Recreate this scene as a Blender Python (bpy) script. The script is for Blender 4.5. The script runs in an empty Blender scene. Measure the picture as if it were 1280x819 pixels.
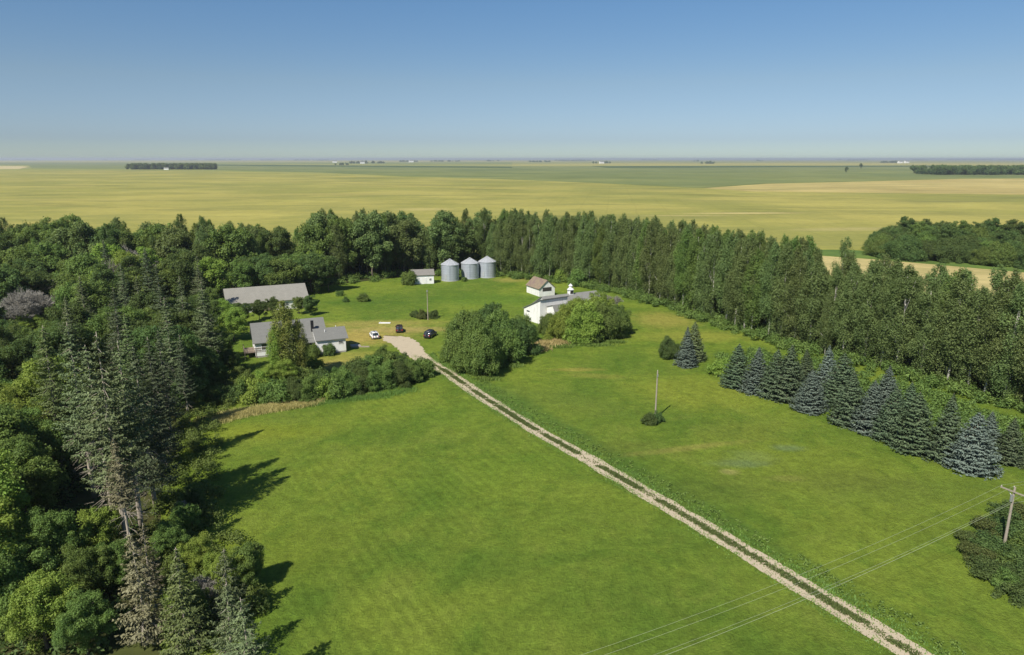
import bpy, math, random
import numpy as np
from mathutils import Vector, Matrix
R = math.radians
S = bpy.context.scene
COL = S.collection

# ---------------------------------------------------------------- camera
F, CAMH, PITCH = 865.0, 42.0, 13.7
cam_d = bpy.data.cameras.new('camera'); cam = bpy.data.objects.new('camera', cam_d); COL.objects.link(cam)
cam_d.sensor_width = 36; cam_d.lens = 36 * F / 1280; cam_d.clip_start = 0.5; cam_d.clip_end = 90000
cam.location = (0, 0, CAMH); cam.rotation_euler = (R(90 - PITCH), 0, 0)
S.camera = cam
# ---------------------------------------------------------------- sky, sun, exposure
SUN_EL = 48.0
SH = Vector((0.53, 0.85)).normalized()               # direction the shadows fall on the ground
w = bpy.data.worlds.new('World'); S.world = w; w.use_nodes = True
nt = w.node_tree; nt.nodes.clear()
wo = nt.nodes.new('ShaderNodeOutputWorld'); bg = nt.nodes.new('ShaderNodeBackground')
sk = nt.nodes.new('ShaderNodeTexSky'); sk.sky_type = 'NISHITA'; sk.sun_disc = False
sk.sun_elevation = R(SUN_EL); sk.sun_rotation = math.atan2(-SH.x, -SH.y)
sk.altitude = 600; sk.air_density = 0.9; sk.dust_density = 0.6; sk.ozone_density = 3.5
hs = nt.nodes.new('ShaderNodeHueSaturation'); hs.inputs['Saturation'].default_value = 1.16
nt.links.new(sk.outputs[0], hs.inputs['Color'])
tc = nt.nodes.new('ShaderNodeTexCoord'); sx_ = nt.nodes.new('ShaderNodeSeparateXYZ'); cr = nt.nodes.new('ShaderNodeValToRGB'); mu = nt.nodes.new('ShaderNodeMix')
nt.links.new(tc.outputs['Generated'], sx_.inputs[0]); nt.links.new(sx_.outputs[2], cr.inputs[0])
el = cr.color_ramp.elements; el[0].position = 0.0; el[0].color = (.80,.91,.98,1); el[1].position = .5; el[1].color = (1,1,1,1)
for ps_, c_ in ((.025, (.66,.71,.87,1)), (.1, (.93,.83,.79,1)), (.2, (.98,.95,.91,1))): q_ = el.new(ps_); q_.color = c_
mu.data_type = 'RGBA'; mu.blend_type = 'MULTIPLY'; mu.inputs[0].default_value = 1
nt.links.new(hs.outputs[0], mu.inputs[6]); nt.links.new(cr.outputs[0], mu.inputs[7]); nt.links.new(mu.outputs[2], bg.inputs[0])
nt.links.new(bg.outputs[0], wo.inputs[0]); bg.inputs[1].default_value = 0.075
sd = bpy.data.lights.new('sun', 'SUN'); sd.energy = 4.6; sd.angle = R(0.53); sd.color = (1.0, 0.94, 0.84)
so = bpy.data.objects.new('sun', sd); COL.objects.link(so)
sv = Vector((SH.x * math.cos(R(SUN_EL)), SH.y * math.cos(R(SUN_EL)), -math.sin(R(SUN_EL))))
so.rotation_euler = sv.to_track_quat('-Z', 'Y').to_euler(); so.location = (-60, -60, 120)
S.view_settings.view_transform = 'Standard'; S.view_settings.look = 'None'
S.view_settings.exposure = 0.5; S.view_settings.gamma = 1.0; S.view_settings.use_curve_mapping = False
S.render.engine = 'CYCLES'
S.cycles.max_bounces = 6; S.cycles.transparent_max_bounces = 4; S.cycles.volume_bounces = 0
S.cycles.diffuse_bounces = 3; S.cycles.glossy_bounces = 2; S.cycles.transmission_bounces = 4

# ---------------------------------------------------------------- helpers
cp, sp_ = math.cos(R(PITCH)), math.sin(R(PITCH))
def at(u, v, z=0.0):
    """photograph pixel -> world point at height z"""
    a = (u - 640) / F; t = (v - 409.5) / F
    down = sp_ + t * cp; fw = cp - t * sp_
    s = (CAMH - z) / down
    return Vector((a * s, fw * s, z))
def height_at(p, v):
    """height of the point above ground point p that is seen at row v"""
    t = (v - 409.5) / F
    return CAMH - p.y * (sp_ + t * cp) / (cp - t * sp_)
def tag(o, label=None, cat=None, group=None, kind=None):
    if label: o['label'] = label
    if cat: o['category'] = cat
    if group: o['group'] = group
    if kind: o['kind'] = kind
    return o
def link(name, me, parent=None, loc=None):
    o = bpy.data.objects.new(name, me); COL.objects.link(o)
    if parent: o.parent = parent
    if loc is not None: o.location = loc
    return o
def empty(name, loc, rz, label, cat, group=None):
    o = bpy.data.objects.new(name, None); COL.objects.link(o); o.empty_display_size = .5
    o.location = loc; o.rotation_euler = (0, 0, rz)
    return tag(o, label, cat, group)

class MB:
    def __init__(s): s.v = []; s.f = []
    def add(s, vs, fs):
        n = len(s.v); s.v += [tuple(p) for p in vs]; s.f += [tuple(i + n for i in f) for f in fs]; return s
    def box(s, x0, x1, y0, y1, z0, z1):
        return s.add([(x0,y0,z0),(x1,y0,z0),(x1,y1,z0),(x0,y1,z0),(x0,y0,z1),(x1,y0,z1),(x1,y1,z1),(x0,y1,z1)],
                     [(0,3,2,1),(4,5,6,7),(0,1,5,4),(1,2,6,5),(2,3,7,6),(3,0,4,7)])
    def prism(s, poly, d):
        """extrude a 3D polygon along vector d"""
        n = len(poly); d = Vector(d); a = [Vector(p) for p in poly]
        return s.add(a + [p + d for p in a], [tuple(range(n))[::-1], tuple(range(n, 2*n))] +
                     [(i, (i+1) % n, n + (i+1) % n, n + i) for i in range(n)])
    def tube(s, pts, rad, n=6, cap=True):
        pts = [Vector(p) for p in pts]; base = len(s.v); vs = []
        for i, p in enumerate(pts):
            a = pts[max(i-1, 0)]; b = pts[min(i+1, len(pts)-1)]; d = (b - a)
            d = d.normalized() if d.length > 1e-9 else Vector((0,0,1))
            u = d.cross(Vector((0,0,1)) if abs(d.z) < .9 else Vector((1,0,0))).normalized(); w_ = d.cross(u)
            r = rad[i] if isinstance(rad, (list, tuple)) else rad
            for k in range(n):
                an = 2*math.pi*k/n; vs.append(p + u*math.cos(an)*r + w_*math.sin(an)*r)
        fs = [(i*n+k, i*n+(k+1) % n, (i+1)*n+(k+1) % n, (i+1)*n+k) for i in range(len(pts)-1) for k in range(n)]
        if cap: fs += [tuple(range(n))[::-1], tuple(range((len(pts)-1)*n, len(pts)*n))]
        return s.add(vs, fs)
    def lathe(s, prof, n=24, c=(0,0,0)):
        vs = [(c[0]+r*math.cos(2*math.pi*k/n), c[1]+r*math.sin(2*math.pi*k/n), c[2]+z) for r, z in prof for k in range(n)]
        fs = [(i*n+k, i*n+(k+1) % n, (i+1)*n+(k+1) % n, (i+1)*n+k) for i in range(len(prof)-1) for k in range(n)]
        fs += [tuple(range(n))[::-1], tuple(range((len(prof)-1)*n, len(prof)*n))]
        return s.add(vs, fs)
    def mesh(s, name, m, smooth=False):
        me = bpy.data.meshes.new(name); me.from_pydata(s.v, [], s.f); me.materials.append(m)
        if smooth: me.shade_smooth()
        me.update(); return me
    def build(s, name, m, parent=None, loc=None, smooth=False, bevel=0):
        o = link(name, s.mesh(name, m, smooth), parent, loc)
        if bevel:
            b = o.modifiers.new('bevel', 'BEVEL'); b.width = bevel; b.segments = 2; b.limit_method = 'ANGLE'
        return o

# ---------------------------------------------------------------- node helpers
class NT:
    def __init__(s, name):
        s.m = bpy.data.materials.new(name); s.m.use_nodes = True; s.t = s.m.node_tree; s.t.nodes.clear()
        s.out = s.t.nodes.new('ShaderNodeOutputMaterial')
    def n(s, typ, ins=None, **kw):
        x = s.t.nodes.new(typ)
        for k, v in kw.items(): setattr(x, k, v)
        for k, v in (ins or {}).items(): s.put(x.inputs[k], v)
        return x
    def put(s, sock, v):
        if isinstance(v, bpy.types.NodeSocket): s.t.links.new(v, sock)
        elif v is not None:
            if isinstance(v, (tuple, list)) and len(v) == 3 and sock.type == 'RGBA': v = tuple(v) + (1,)
            sock.default_value = v
    def math(s, op, a, b=None, c=None, clamp=False):
        x = s.n('ShaderNodeMath', operation=op, use_clamp=clamp); s.put(x.inputs[0], a)
        if b is not None: s.put(x.inputs[1], b)
        if c is not None: s.put(x.inputs[2], c)
        return x.outputs[0]
    def mix(s, f, a, b, blend='MIX'):
        x = s.n('ShaderNodeMix', data_type='RGBA', blend_type=blend); s.put(x.inputs[0], f); s.put(x.inputs[6], a); s.put(x.inputs[7], b)
        return x.outputs[2]
    def pos(s): return s.n('ShaderNodeNewGeometry').outputs['Position']
    def obj(s): return s.n('ShaderNodeTexCoord').outputs['Object']
    def mapping(s, v, scale=(1,1,1), rot=(0,0,0), loc=(0,0,0)):
        return s.n('ShaderNodeMapping', {'Vector': v, 'Scale': scale, 'Rotation': rot, 'Location': loc}).outputs[0]
    def noise(s, v, scale, detail=3, rough=.55, dist=0):
        return s.n('ShaderNodeTexNoise', {'Vector': v, 'Scale': scale, 'Detail': detail, 'Roughness': rough, 'Distortion': dist}).outputs[0]
    def ramp(s, f, a, b):
        return s.n('ShaderNodeMapRange', {'Value': f, 'From Min': a, 'From Max': b}, clamp=True, interpolation_type='SMOOTHSTEP').outputs[0]
    def bump(s, h, strength, dist): return s.n('ShaderNodeBump', {'Height': h, 'Strength': strength, 'Distance': dist}).outputs[0]
    def principled(s, col, rough=.8, normal=None, metal=0, spec=.3):
        x = s.n('ShaderNodeBsdfPrincipled', {'Base Color': col, 'Roughness': rough, 'Metallic': metal, 'Specular IOR Level': spec})
        if normal is not None: s.put(x.inputs['Normal'], normal)
        return x.outputs[0]
    def finish(s, sh): s.t.links.new(sh, s.out.inputs[0]); return s.m

def foliage(name, col, col2, trans=.44, hue=.5, var=.30):
    t = NT(name); g_ = 1.15 if 'blue' in name else 1.90
    w_ = (1.08, 1.0, .84) if 'needle' not in name else ((1, 1, 1) if 'blue' in name else (.94, 1.0, .92))
    col = tuple(x*g_*k for x, k in zip(col, w_)); col2 = tuple(x*g_*k for x, k in zip(col2, w_))
    tone = t.n('ShaderNodeAttribute', attribute_name='tone').outputs['Fac']
    rnd = t.n('ShaderNodeObjectInfo').outputs['Random']
    isl = t.n('ShaderNodeNewGeometry').outputs['Random Per Island']
    c = t.mix(tone, col, col2)
    v = t.math('MULTIPLY_ADD', rnd, var, 1 - var/2)
    v2 = t.math('MULTIPLY_ADD', isl, .5, .75)
    c = t.n('ShaderNodeHueSaturation', {'Hue': t.math('MULTIPLY_ADD', rnd, .035, .483), 'Saturation': .90, 'Value': t.math('MULTIPLY', v, v2), 'Color': c}).outputs[0]
    p = t.principled(c, .62, spec=.22)
    tr = t.n('ShaderNodeBsdfTranslucent', {'Color': t.mix(.5, c, (.22, .28, .03))}).outputs[0]
    mx = t.n('ShaderNodeMixShader', {0: trans}); t.put(mx.inputs[1], p); t.put(mx.inputs[2], tr)
    return t.finish(mx.outputs[0])
def plain(name, col, rough=.7, metal=0, var=.12, scale=3, bump=0, spec=.3):
    t = NT(name); o = t.obj(); n = t.noise(o, scale, 5, .6)
    c = t.mix(n, tuple(x*(1-var*1.5) for x in col), tuple(min(1, x*(1+var)) for x in col))
    nm = t.bump(t.noise(o, scale*4, 4), .4, bump) if bump else None
    return t.finish(t.principled(c, rough, nm, metal, spec))

M = {}
M['leaf_mid']    = foliage('leaf_mid',    (.047,.094,.020), (.100,.158,.030))
M['leaf_dark']   = foliage('leaf_dark',   (.032,.066,.020), (.068,.112,.028))
M['leaf_bright'] = foliage('leaf_bright', (.085,.155,.016), (.150,.215,.024))
M['leaf_yellow'] = foliage('leaf_yellow', (.110,.135,.022), (.170,.160,.030))
M['leaf_poplar'] = foliage('leaf_poplar', (.050,.086,.026), (.100,.146,.046), trans=.40)
M['leaf_birch']  = foliage('leaf_birch',  (.080,.125,.020), (.150,.160,.035))
M['leaf_russet'] = foliage('leaf_russet', (.048,.062,.018), (.072,.100,.026), var=.2)
M['needle_green']= foliage('needle_green',(.044,.062,.026), (.092,.108,.044), trans=.08)
M['needle_lawn'] = foliage('needle_lawn', (.030,.050,.027), (.064,.086,.044), trans=.08)
M['needle_dark'] = foliage('needle_dark',(.030,.046,.024), (.060,.074,.034), trans=.08)
M['needle_blue'] = foliage('needle_blue', (.072,.106,.080), (.140,.182,.142), trans=.1, var=.3)
M['needle_lime'] = foliage('needle_lime', (.052,.078,.022), (.088,.112,.032), trans=.12)
M['needle_brown']= foliage('needle_brown',(.076,.066,.034), (.120,.106,.060), trans=.10)
M['weed']        = foliage('weed',        (.060,.120,.020), (.105,.175,.028), var=.1)
M['weed_dark']   = foliage('weed_dark',   (.042,.074,.022), (.078,.115,.030), var=.1)
M['straw']       = foliage('straw',       (.200,.190,.070), (.330,.290,.130), var=.1)
M['bark']        = plain('bark', (.16,.13,.10), .9, var=.3, scale=6)
M['bark_grey']   = plain('bark_grey', (.40,.35,.28), .9, var=.25, scale=5)
M['bark_white']  = plain('bark_white', (.55,.52,.46), .8, var=.3, scale=4)
M['dead_wood']   = plain('dead_wood', (.29,.275,.235), .9, var=.2, scale=3)
M['pole_wood']   = plain('pole_wood', (.31,.27,.215), .85, var=.25, scale=2)
M['wire']        = plain('wire', (.46,.50,.36), .45, metal=.2, var=.05)
M['ceramic']     = plain('ceramic', (.45,.40,.36), .3)
M['black_metal'] = plain('black_metal', (.02,.02,.022), .5)
M['glass']       = plain('glass', (.03,.04,.05), .08, var=.1, spec=.6)
M['trim']        = plain('trim', (.72,.72,.70), .6, var=.06)
M['concrete']    = plain('concrete', (.36,.34,.31), .9, var=.2)
M['dark_open']   = plain('dark_open', (.05,.045,.04), .9)
M['deck_wood']   = plain('deck_wood', (.24,.19,.145), .85, var=.3, scale=2)

def siding(name, col, dirt=.12, step=.18):
    t = NT(name); o = t.obj(); sep = t.n('ShaderNodeSeparateXYZ', {0: o}).outputs
    saw = t.math('FRACT', t.math('DIVIDE', sep[2], step))
    n = t.noise(t.mapping(o, (1,1,.25)), 1.4, 5, .65)
    c = t.mix(t.ramp(n, .45, .8), col, tuple(x*(1-dirt) * k for x, k in zip(col, (1, .97, .9))))
    return t.finish(t.principled(c, .6, t.bump(saw, .7, .02)))
M['white_siding'] = siding('white_siding', (.78,.78,.77))
M['white_boards'] = siding('white_boards', (.76,.755,.73), .25)
M['metal_white']  = siding('metal_white', (.72,.72,.73), .1, .4)
def shingles(name, col, col2, sc=1.2, rust=None):
    t = NT(name); o = t.obj()
    n = t.noise(o, sc, 5, .6); n2 = t.noise(t.mapping(o, (.3, 3, 3)), 2.2, 4, .6)
    c = t.mix(n, col, col2); c = t.mix(t.math('MULTIPLY', n2, .5), c, tuple(x*.6 for x in col))
    if rust: c = t.mix(t.ramp(t.noise(o, .8, 5, .6), .42, .6), c, rust)
    br = t.n('ShaderNodeTexBrick', {'Vector': o, 'Scale': 2.5, 'Color1': (.9,.9,.9,1), 'Color2': (.5,.5,.5,1), 'Mortar': (0,0,0,1), 'Mortar Size': .02}).outputs[0]
    c = t.mix(.25, c, br, 'MULTIPLY')
    return t.finish(t.principled(c, .85, t.bump(n2, .5, .03)))
M['roof_weathered'] = shingles('roof_weathered', (.24,.232,.20), (.36,.345,.30), .7)
M['roof_grey']      = shingles('roof_grey', (.175,.178,.165), (.245,.245,.225), .9)
M['roof_shed']      = shingles('roof_shed', (.20,.19,.175), (.30,.28,.25), 1.2)
M['roof_brown']     = shingles('roof_brown', (.20,.145,.12), (.28,.20,.165), 1.2, (.25,.20,.13))
M['roof_barn']      = shingles('roof_barn', (.20,.20,.185), (.31,.31,.285), .8)

def galvanised(name, col):
    t = NT(name); o = t.obj(); sep = t.n('ShaderNodeSeparateXYZ', {0: o}).outputs
    rip = t.math('SINE', t.math('MULTIPLY', sep[2], 2*math.pi/.11))
    seam = t.math('FRACT', t.math('DIVIDE', sep[2], .82))
    an = t.math('ARCTAN2', sep[1], sep[0])
    vs = t.math('FRACT', t.math('MULTIPLY', an, 9/(2*math.pi)))
    line = t.math('MAXIMUM', t.math('LESS_THAN', seam, .05), t.math('LESS_THAN', vs, .025))
    panel = t.n('ShaderNodeTexWhiteNoise', {'Vector': t.n('ShaderNodeCombineXYZ', {0: t.math('FLOOR', t.math('MULTIPLY', an, 9/(2*math.pi))), 1: t.math('FLOOR', t.math('DIVIDE', sep[2], .82)), 2: 0.0}).outputs[0]}).outputs[0]
    c = t.mix(t.math('MULTIPLY', panel, .6), col, tuple(x*.72 for x in col))
    c = t.mix(t.noise(t.mapping(o, (1,1,.2)), 1.2, 5), c, tuple(x*.8 for x in col))
    c = t.mix(t.math('MULTIPLY', line, .5), c, (.12,.12,.13))
    return t.finish(t.principled(c, .48, t.bump(rip, .25, .01), .35, .5))
M['galv'] = galvanised('galv', (.50,.54,.60))
M['galv_roof'] = plain('galv_roof', (.42,.44,.46), .55, metal=.3, var=.15, scale=1)

# ---------------------------------------------------------------- ground materials
def ellipses(t, v, c, patches):
    """patches of differently coloured ground: (point, rx, ry, angle, colour, strength)"""
    wob = t.noise(v, .45, 6, .75)
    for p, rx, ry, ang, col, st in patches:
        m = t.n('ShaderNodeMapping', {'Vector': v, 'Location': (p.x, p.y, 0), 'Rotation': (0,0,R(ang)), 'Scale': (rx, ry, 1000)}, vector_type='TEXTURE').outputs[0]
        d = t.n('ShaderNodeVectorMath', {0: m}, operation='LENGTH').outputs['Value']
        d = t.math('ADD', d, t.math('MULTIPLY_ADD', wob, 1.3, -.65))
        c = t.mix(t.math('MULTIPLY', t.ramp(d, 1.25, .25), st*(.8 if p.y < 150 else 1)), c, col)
    return c
def lawn_material():
    t = NT('lawn'); v = t.pos()
    n1 = t.noise(v, .035, 5, .6, .4); n2 = t.noise(t.mapping(v, (1,.7,1), loc=(31,7,0)), .16, 5, .65, .6)
    n5 = t.noise(t.mapping(v, (1,1,1), loc=(3,8,0)), .5, 5, .72, .5); n3 = t.noise(v, 1.3, 5, .75); n4 = t.noise(v, 3.2, 4, .8)
    c = t.mix(t.ramp(n1, .36, .64), (.092,.149,.018), (.150,.201,.024))
    c = t.mix(t.math('MULTIPLY', t.ramp(n2, .50, .70), .42), c, (.170,.208,.034))
    c = t.mix(t.math('MULTIPLY', t.ramp(n2, .50, .34), .50), c, (.068,.128,.014))
    # mowing passes, parallel to the driveway
    dot = t.n('ShaderNodeVectorMath', {0: v, 1: (.86, .51, 0)}, operation='DOT_PRODUCT').outputs['Value']
    dot = t.math('ADD', dot, t.math('MULTIPLY', t.noise(v, .02, 2, .5), 2.5))
    wv = t.math('SINE', t.math('MULTIPLY', dot, 2*math.pi/1.35))
    wv2 = t.math('SINE', t.math('MULTIPLY', dot, 2*math.pi/5.3))
    amp = t.math('MULTIPLY', t.ramp(t.noise(t.mapping(v, loc=(50,20,0)), .04, 3), .42, .64), .085)
    # only the two open lawns are mown in passes, the old yard is not
    side = t.n('ShaderNodeVectorMath', {0: v, 1: (.86, .51, 0)}, operation='DOT_PRODUCT').outputs['Value']
    amp = t.math('MULTIPLY', amp, t.math('MULTIPLY_ADD', t.ramp(side, 62, 54), .72, .28))
    amp = t.math('MULTIPLY', amp, t.math('MULTIPLY_ADD', t.ramp(t.n('ShaderNodeSeparateXYZ', {0: v}).outputs[1], 145, 115), .9, .1))
    st = t.math('MULTIPLY_ADD', t.math('ADD', wv, t.math('MULTIPLY', wv2, .06)), amp, 1.0)
    # fine tufts
    fine = t.math('MULTIPLY_ADD', t.math('ADD', t.math('MULTIPLY', n3, .6), t.math('MULTIPLY', n4, .55)), 1.9, -.06); fine = t.math('MULTIPLY', fine, t.math('MULTIPLY_ADD', n5, 1.1, .45))
    k = t.math('MULTIPLY', st, fine)
    G = lambda a, b: at(a, b)
    c = ellipses(t, v, c, [
        (G(437,422), 17, 10, 10, (0.403,0.290,0.085), .66), (G(470,405), 20, 5, 5, (0.310,0.264,0.070), .7),
        (G(420,455), 9, 5, 0, (0.434,0.317,0.100), .62), (G(505,412), 16, 4, 0, (0.372,0.277,0.100), .6),
        (G(440,445), 8, 5, 20, (0.310,0.277,0.060), .7),
        (G(940,572), 4, 3, 0, (0.186,0.238,0.080), .6), (G(912,590), 1.5, 1.2, 0, (0.465,0.370,0.160), .5),
        (G(985,598), 3, 1.2, 0, (0.372,0.304,0.100), .4), (G(720,462), 6, 1.5, 0, (0.372,0.290,0.070), .5),
        (G(860,560), 12, 1.2, 15, (0.341,0.277,0.080), .45), (G(745,470), 7, 2, -10, (0.264,0.251,0.050), .5),
        (G(1000,580), 16, 10, 0, (0.132,0.172,0.020), .5), (G(1150,612), 14, 5, 0, (0.096,0.139,0.020), .6),
        (G(870,490), 14, 12, 0, (0.232,0.244,0.030), .5), (G(700,500), 14, 6, -30, (0.132,0.172,0.028), .5),
        (G(740,640), 14, 5, 0, (0.096,0.152,0.016), .5), (G(560,520), 10, 8, 0, (0.093,0.165,0.018), .5),
        (G(620,590), 16, 8, 30, (0.102,0.178,0.016), .4),
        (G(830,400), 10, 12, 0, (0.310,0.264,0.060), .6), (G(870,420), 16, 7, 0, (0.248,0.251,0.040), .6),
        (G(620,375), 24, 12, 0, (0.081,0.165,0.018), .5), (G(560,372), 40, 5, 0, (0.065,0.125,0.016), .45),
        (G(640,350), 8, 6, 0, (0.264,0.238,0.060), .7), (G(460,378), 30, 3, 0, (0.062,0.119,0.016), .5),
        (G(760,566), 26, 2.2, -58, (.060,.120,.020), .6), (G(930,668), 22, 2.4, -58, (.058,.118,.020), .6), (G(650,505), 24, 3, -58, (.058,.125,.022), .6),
        (G(930,540), 10, 6, 20, (.125,.150,.024), .5), (G(1060,600), 9, 4, 0, (.105,.130,.022), .6), (G(900,610), 12, 5, 10, (.100,.135,.022), .5), (G(790,560), 9, 4, 0, (.130,.150,.026), .5),
        (G(985,560), 3, 1.5, 0, (.14,.19,.10), .5), (G(925,580), 5, 1.5, 0, (.13,.18,.09), .5), (G(1100,650), 10, 5, 0, (.150,.190,.022), .5),
        (G(390,690), 9, 7, 0, (0.109,0.152,0.016), .5), (G(330,540), 12, 4, 0, (0.202,0.224,0.020), .5),
    ])
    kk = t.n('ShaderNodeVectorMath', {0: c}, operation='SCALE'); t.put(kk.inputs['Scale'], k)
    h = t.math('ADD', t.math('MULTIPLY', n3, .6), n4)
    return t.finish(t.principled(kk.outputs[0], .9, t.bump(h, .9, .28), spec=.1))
def field_material(name, a, b, c3, ang=0, big=.004, streak=.02, amt=.5, fine=.5, patches=(), lines=None):
    t = NT(name); v = t.pos(); L_ = lambda c: (c[0]*1.12, c[1]*1.12, c[2]*1.0); a, b, c3 = L_(a), L_(b), L_(c3); patches = [(p[0],p[1],p[2],p[3],L_(p[4]),p[5]) for p in patches]
    vr = t.mapping(v, (1,1,1), (0,0,R(ang)))
    n1 = t.noise(v, big, 5, .6, .3); n2 = t.noise(t.mapping(vr, (.35,1,1)), streak, 6, .7, .6)
    c = t.mix(t.ramp(n1, .40, .60), a, b); c = t.mix(t.math('MULTIPLY', t.ramp(n2, .42, .66), amt), c, c3)
    n6 = t.noise(t.mapping(vr, (.35,1,1), loc=(900,300,0)), big*3.3, 6, .7, .8); c = t.mix(t.math('MULTIPLY', t.ramp(n6, .50, .68), .42), c, tuple(x*.68 for x in c3)); c = t.mix(t.math('MULTIPLY', t.ramp(n6, .46, .30), .40), c, tuple(min(.6,x*1.3) for x in b))
    c = ellipses(t, v, c, patches)
    k = t.math('MULTIPLY_ADD', t.noise(t.mapping(vr, (.4,1,1)), fine, 5, .7), .7, .65)
    if lines:
        sx = t.n('ShaderNodeSeparateXYZ', {0: t.mapping(v, (1,1,1), (0,0,R(lines[1])))}).outputs[0]
        sx = t.math('ADD', sx, t.math('MULTIPLY', t.noise(v, .01, 2), 6))
        fr = t.math('FRACT', t.math('DIVIDE', sx, lines[0]))
        k = t.math('MULTIPLY', k, t.math('MULTIPLY_ADD', t.math('LESS_THAN', fr, .05), -.07, 1))
    kk = t.n('ShaderNodeVectorMath', {0: c}, operation='SCALE'); t.put(kk.inputs['Scale'], k)
    return t.finish(t.principled(kk.outputs[0], .9, spec=.08))
def gravel_material():
    t = NT('gravel'); v = t.pos()
    n = t.noise(v, .8, 5, .6); n2 = t.noise(v, 9, 4, .7)
    c = t.mix(n, (.38,.32,.215), (.50,.43,.30)); c = t.mix(t.ramp(n2, .35, .75), c, (.39,.33,.25))
    c = t.mix(t.math('MULTIPLY', t.ramp(t.noise(t.mapping(v, loc=(9,4,0)), .5, 4, .7), .56, .7), .45), c, (.17,.14,.10))
    return t.finish(t.principled(c, .95, t.bump(n2, .6, .06), spec=.1))

# ---------------------------------------------------------------- terrain sheets
def sheet(name, pts, z, mat, kind='structure', thick=0):
    mb = MB()
    if thick: mb.prism([(p[0], p[1], z) for p in pts][::-1], (0, 0, -thick))
    else: mb.add([(p[0], p[1], z) for p in pts], [tuple(range(len(pts)))])
    me = mb.mesh(name, mat)
    if me.polygons[0].normal.z < 0 and not thick: me.flip_normals()
    o = link(name, me); o['kind'] = kind; return o
def pxpoly(l, z=0): return [tuple(at(a, b, z)[:2]) for a, b in l]

HALF = 34000
gm = field_material('far_land', (.21,.22,.06), (.25,.235,.075), (.12,.16,.045), 5, .0006, .004, .5, .02)
sheet('ground', [(-HALF,-HALF),(HALF,-HALF),(HALF,HALF),(-HALF,HALF)], -.02, gm)
LAWN = [(-330,-60),(260,-60),(260,60),(150,96),(118,120),(92,160),(72,195),(45,238),(20,285),(-40,292),(-330,282)]
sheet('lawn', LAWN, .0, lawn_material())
floor_m = field_material('forest_floor', (.035,.045,.015), (.06,.07,.022), (.05,.04,.02), 0, .05, .3, .5, 1.5)
sheet('forest_floor', [(-27,44),(-33,57),(-38,66),(-47,86),(-54,110),(-60,127),(-67,134),(-80,160),(-90,196),(-90,222),(-64,232),(-42,249),(-12,255),(6,262),(14,284),(-330,282),(-330,-40),(-27,-40)], .008, floor_m)
wheat = field_material('wheat', (.215,.212,.058), (.300,.268,.078), (.160,.168,.054), 2, .0045, .016, .55, .35, lines=(24, 8),
    patches=[(at(930,267), 55, 9, 4, (.42,.34,.16), .8), (at(860,270), 40, 6, 0, (.36,.30,.14), .6), (at(1060,287), 45, 12, 10, (.33,.28,.13), .5),
             (at(745,256), 60, 6, 0, (.10,.12,.045), .6), (at(560,232), 160, 14, 0, (.15,.145,.05), .5), (at(200,214), 500, 25, 0, (.13,.12,.05), .7),
             (at(530,262), 30, 20, 0, (.38,.32,.13), .6), (at(1200,252), 90, 14, 5, (.14,.14,.055), .6), (at(820,236), 160, 14, 0, (.12,.14,.05), .5),
             (at(60,250), 120, 25, 0, (.30,.26,.085), .5), (at(430,243), 140, 25, 0, (.28,.245,.08), .5)])
sheet('wheat_field', pxpoly([(-260,284),(200,290),(620,292),(1000,312),(1500,318),(1500,243),(1280,244),(940,240),(880,236),(760,230),(640,225),(500,221),(270,214),(-200,212)]), .25, wheat, thick=.25)
stub = field_material('stubble', (.33,.27,.125), (.40,.33,.16), (.26,.235,.10), 30, .01, .08, .6, .6)
sheet('stubble_field', pxpoly([(1025,320),(1100,325),(1280,341),(1600,358),(1600,420),(1100,372),(960,345)]), .06, stub, thick=.06)
sheet('grass_verge', pxpoly([(985,309),(1500,335),(1600,357),(1280,340.5),(1100,324.5),(1025,319.5)]), .10, field_material('verge', (.07,.12,.03), (.10,.15,.035), (.05,.09,.025), 0, .02, .1), thick=.1)
orange = field_material('ripe_field', (.33,.265,.11), (.38,.31,.13), (.20,.19,.07), 0, .004, .02, .5, .05, patches=[(at(960,237), 120, 10, 0, (.12,.13,.05), .6), (at(1130,232), 140, 8, 0, (.42,.33,.15), .7)])
sheet('ripe_field', pxpoly([(880,235.5),(940,239.5),(1280,243.5),(1500,242.5),(1500,222),(1200,224),(1050,228),(960,230)]), .28, orange, thick=.28)
green = field_material('green_crop', (.135,.160,.062), (.175,.190,.070), (.085,.120,.042), 0, .002, .012, .6, .03)
sheet('green_crop_field', pxpoly([(255,212.5),(400,216),(500,220),(640,224.5),(760,229.5),(878,235),(955,229.5),(1050,227.5),(1200,223.5),(1500,221.5),(1500,209.2),(640,208),(255,206.6)]), .22, green, thick=.22)
dark = field_material('dark_crop', (.050,.085,.030), (.065,.10,.034), (.045,.07,.03), 0, .002, .01)
sheet('dark_crop_field', pxpoly([(250,205.6),(400,206.7),(640,208.7),(640,210.3),(400,208.4),(250,206.8)]), .9, dark, thick=.7)
sheet('dark_crop_field', pxpoly([(740,208),(1180,207),(1180,208.4),(760,210)]), .9, dark, thick=.7)
yel = field_material('yellow_crop', (.27,.25,.075), (.31,.28,.09), (.22,.22,.07), 0, .001, .005)
sheet('yellow_crop_field', pxpoly([(640,205.6),(760,204.2),(1500,203.6),(1500,206.6),(760,207.4),(640,207.4)]), .5, yel, thick=.5)
sheet('yellow_crop_field', pxpoly([(-260,207.8),(28,207.8),(36,209),(24,211.5),(-260,211.9)]), .6, field_material('pale_stubble', (.40,.34,.18), (.46,.39,.22), (.34,.29,.15), 0, .002, .01), thick=.6)
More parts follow.
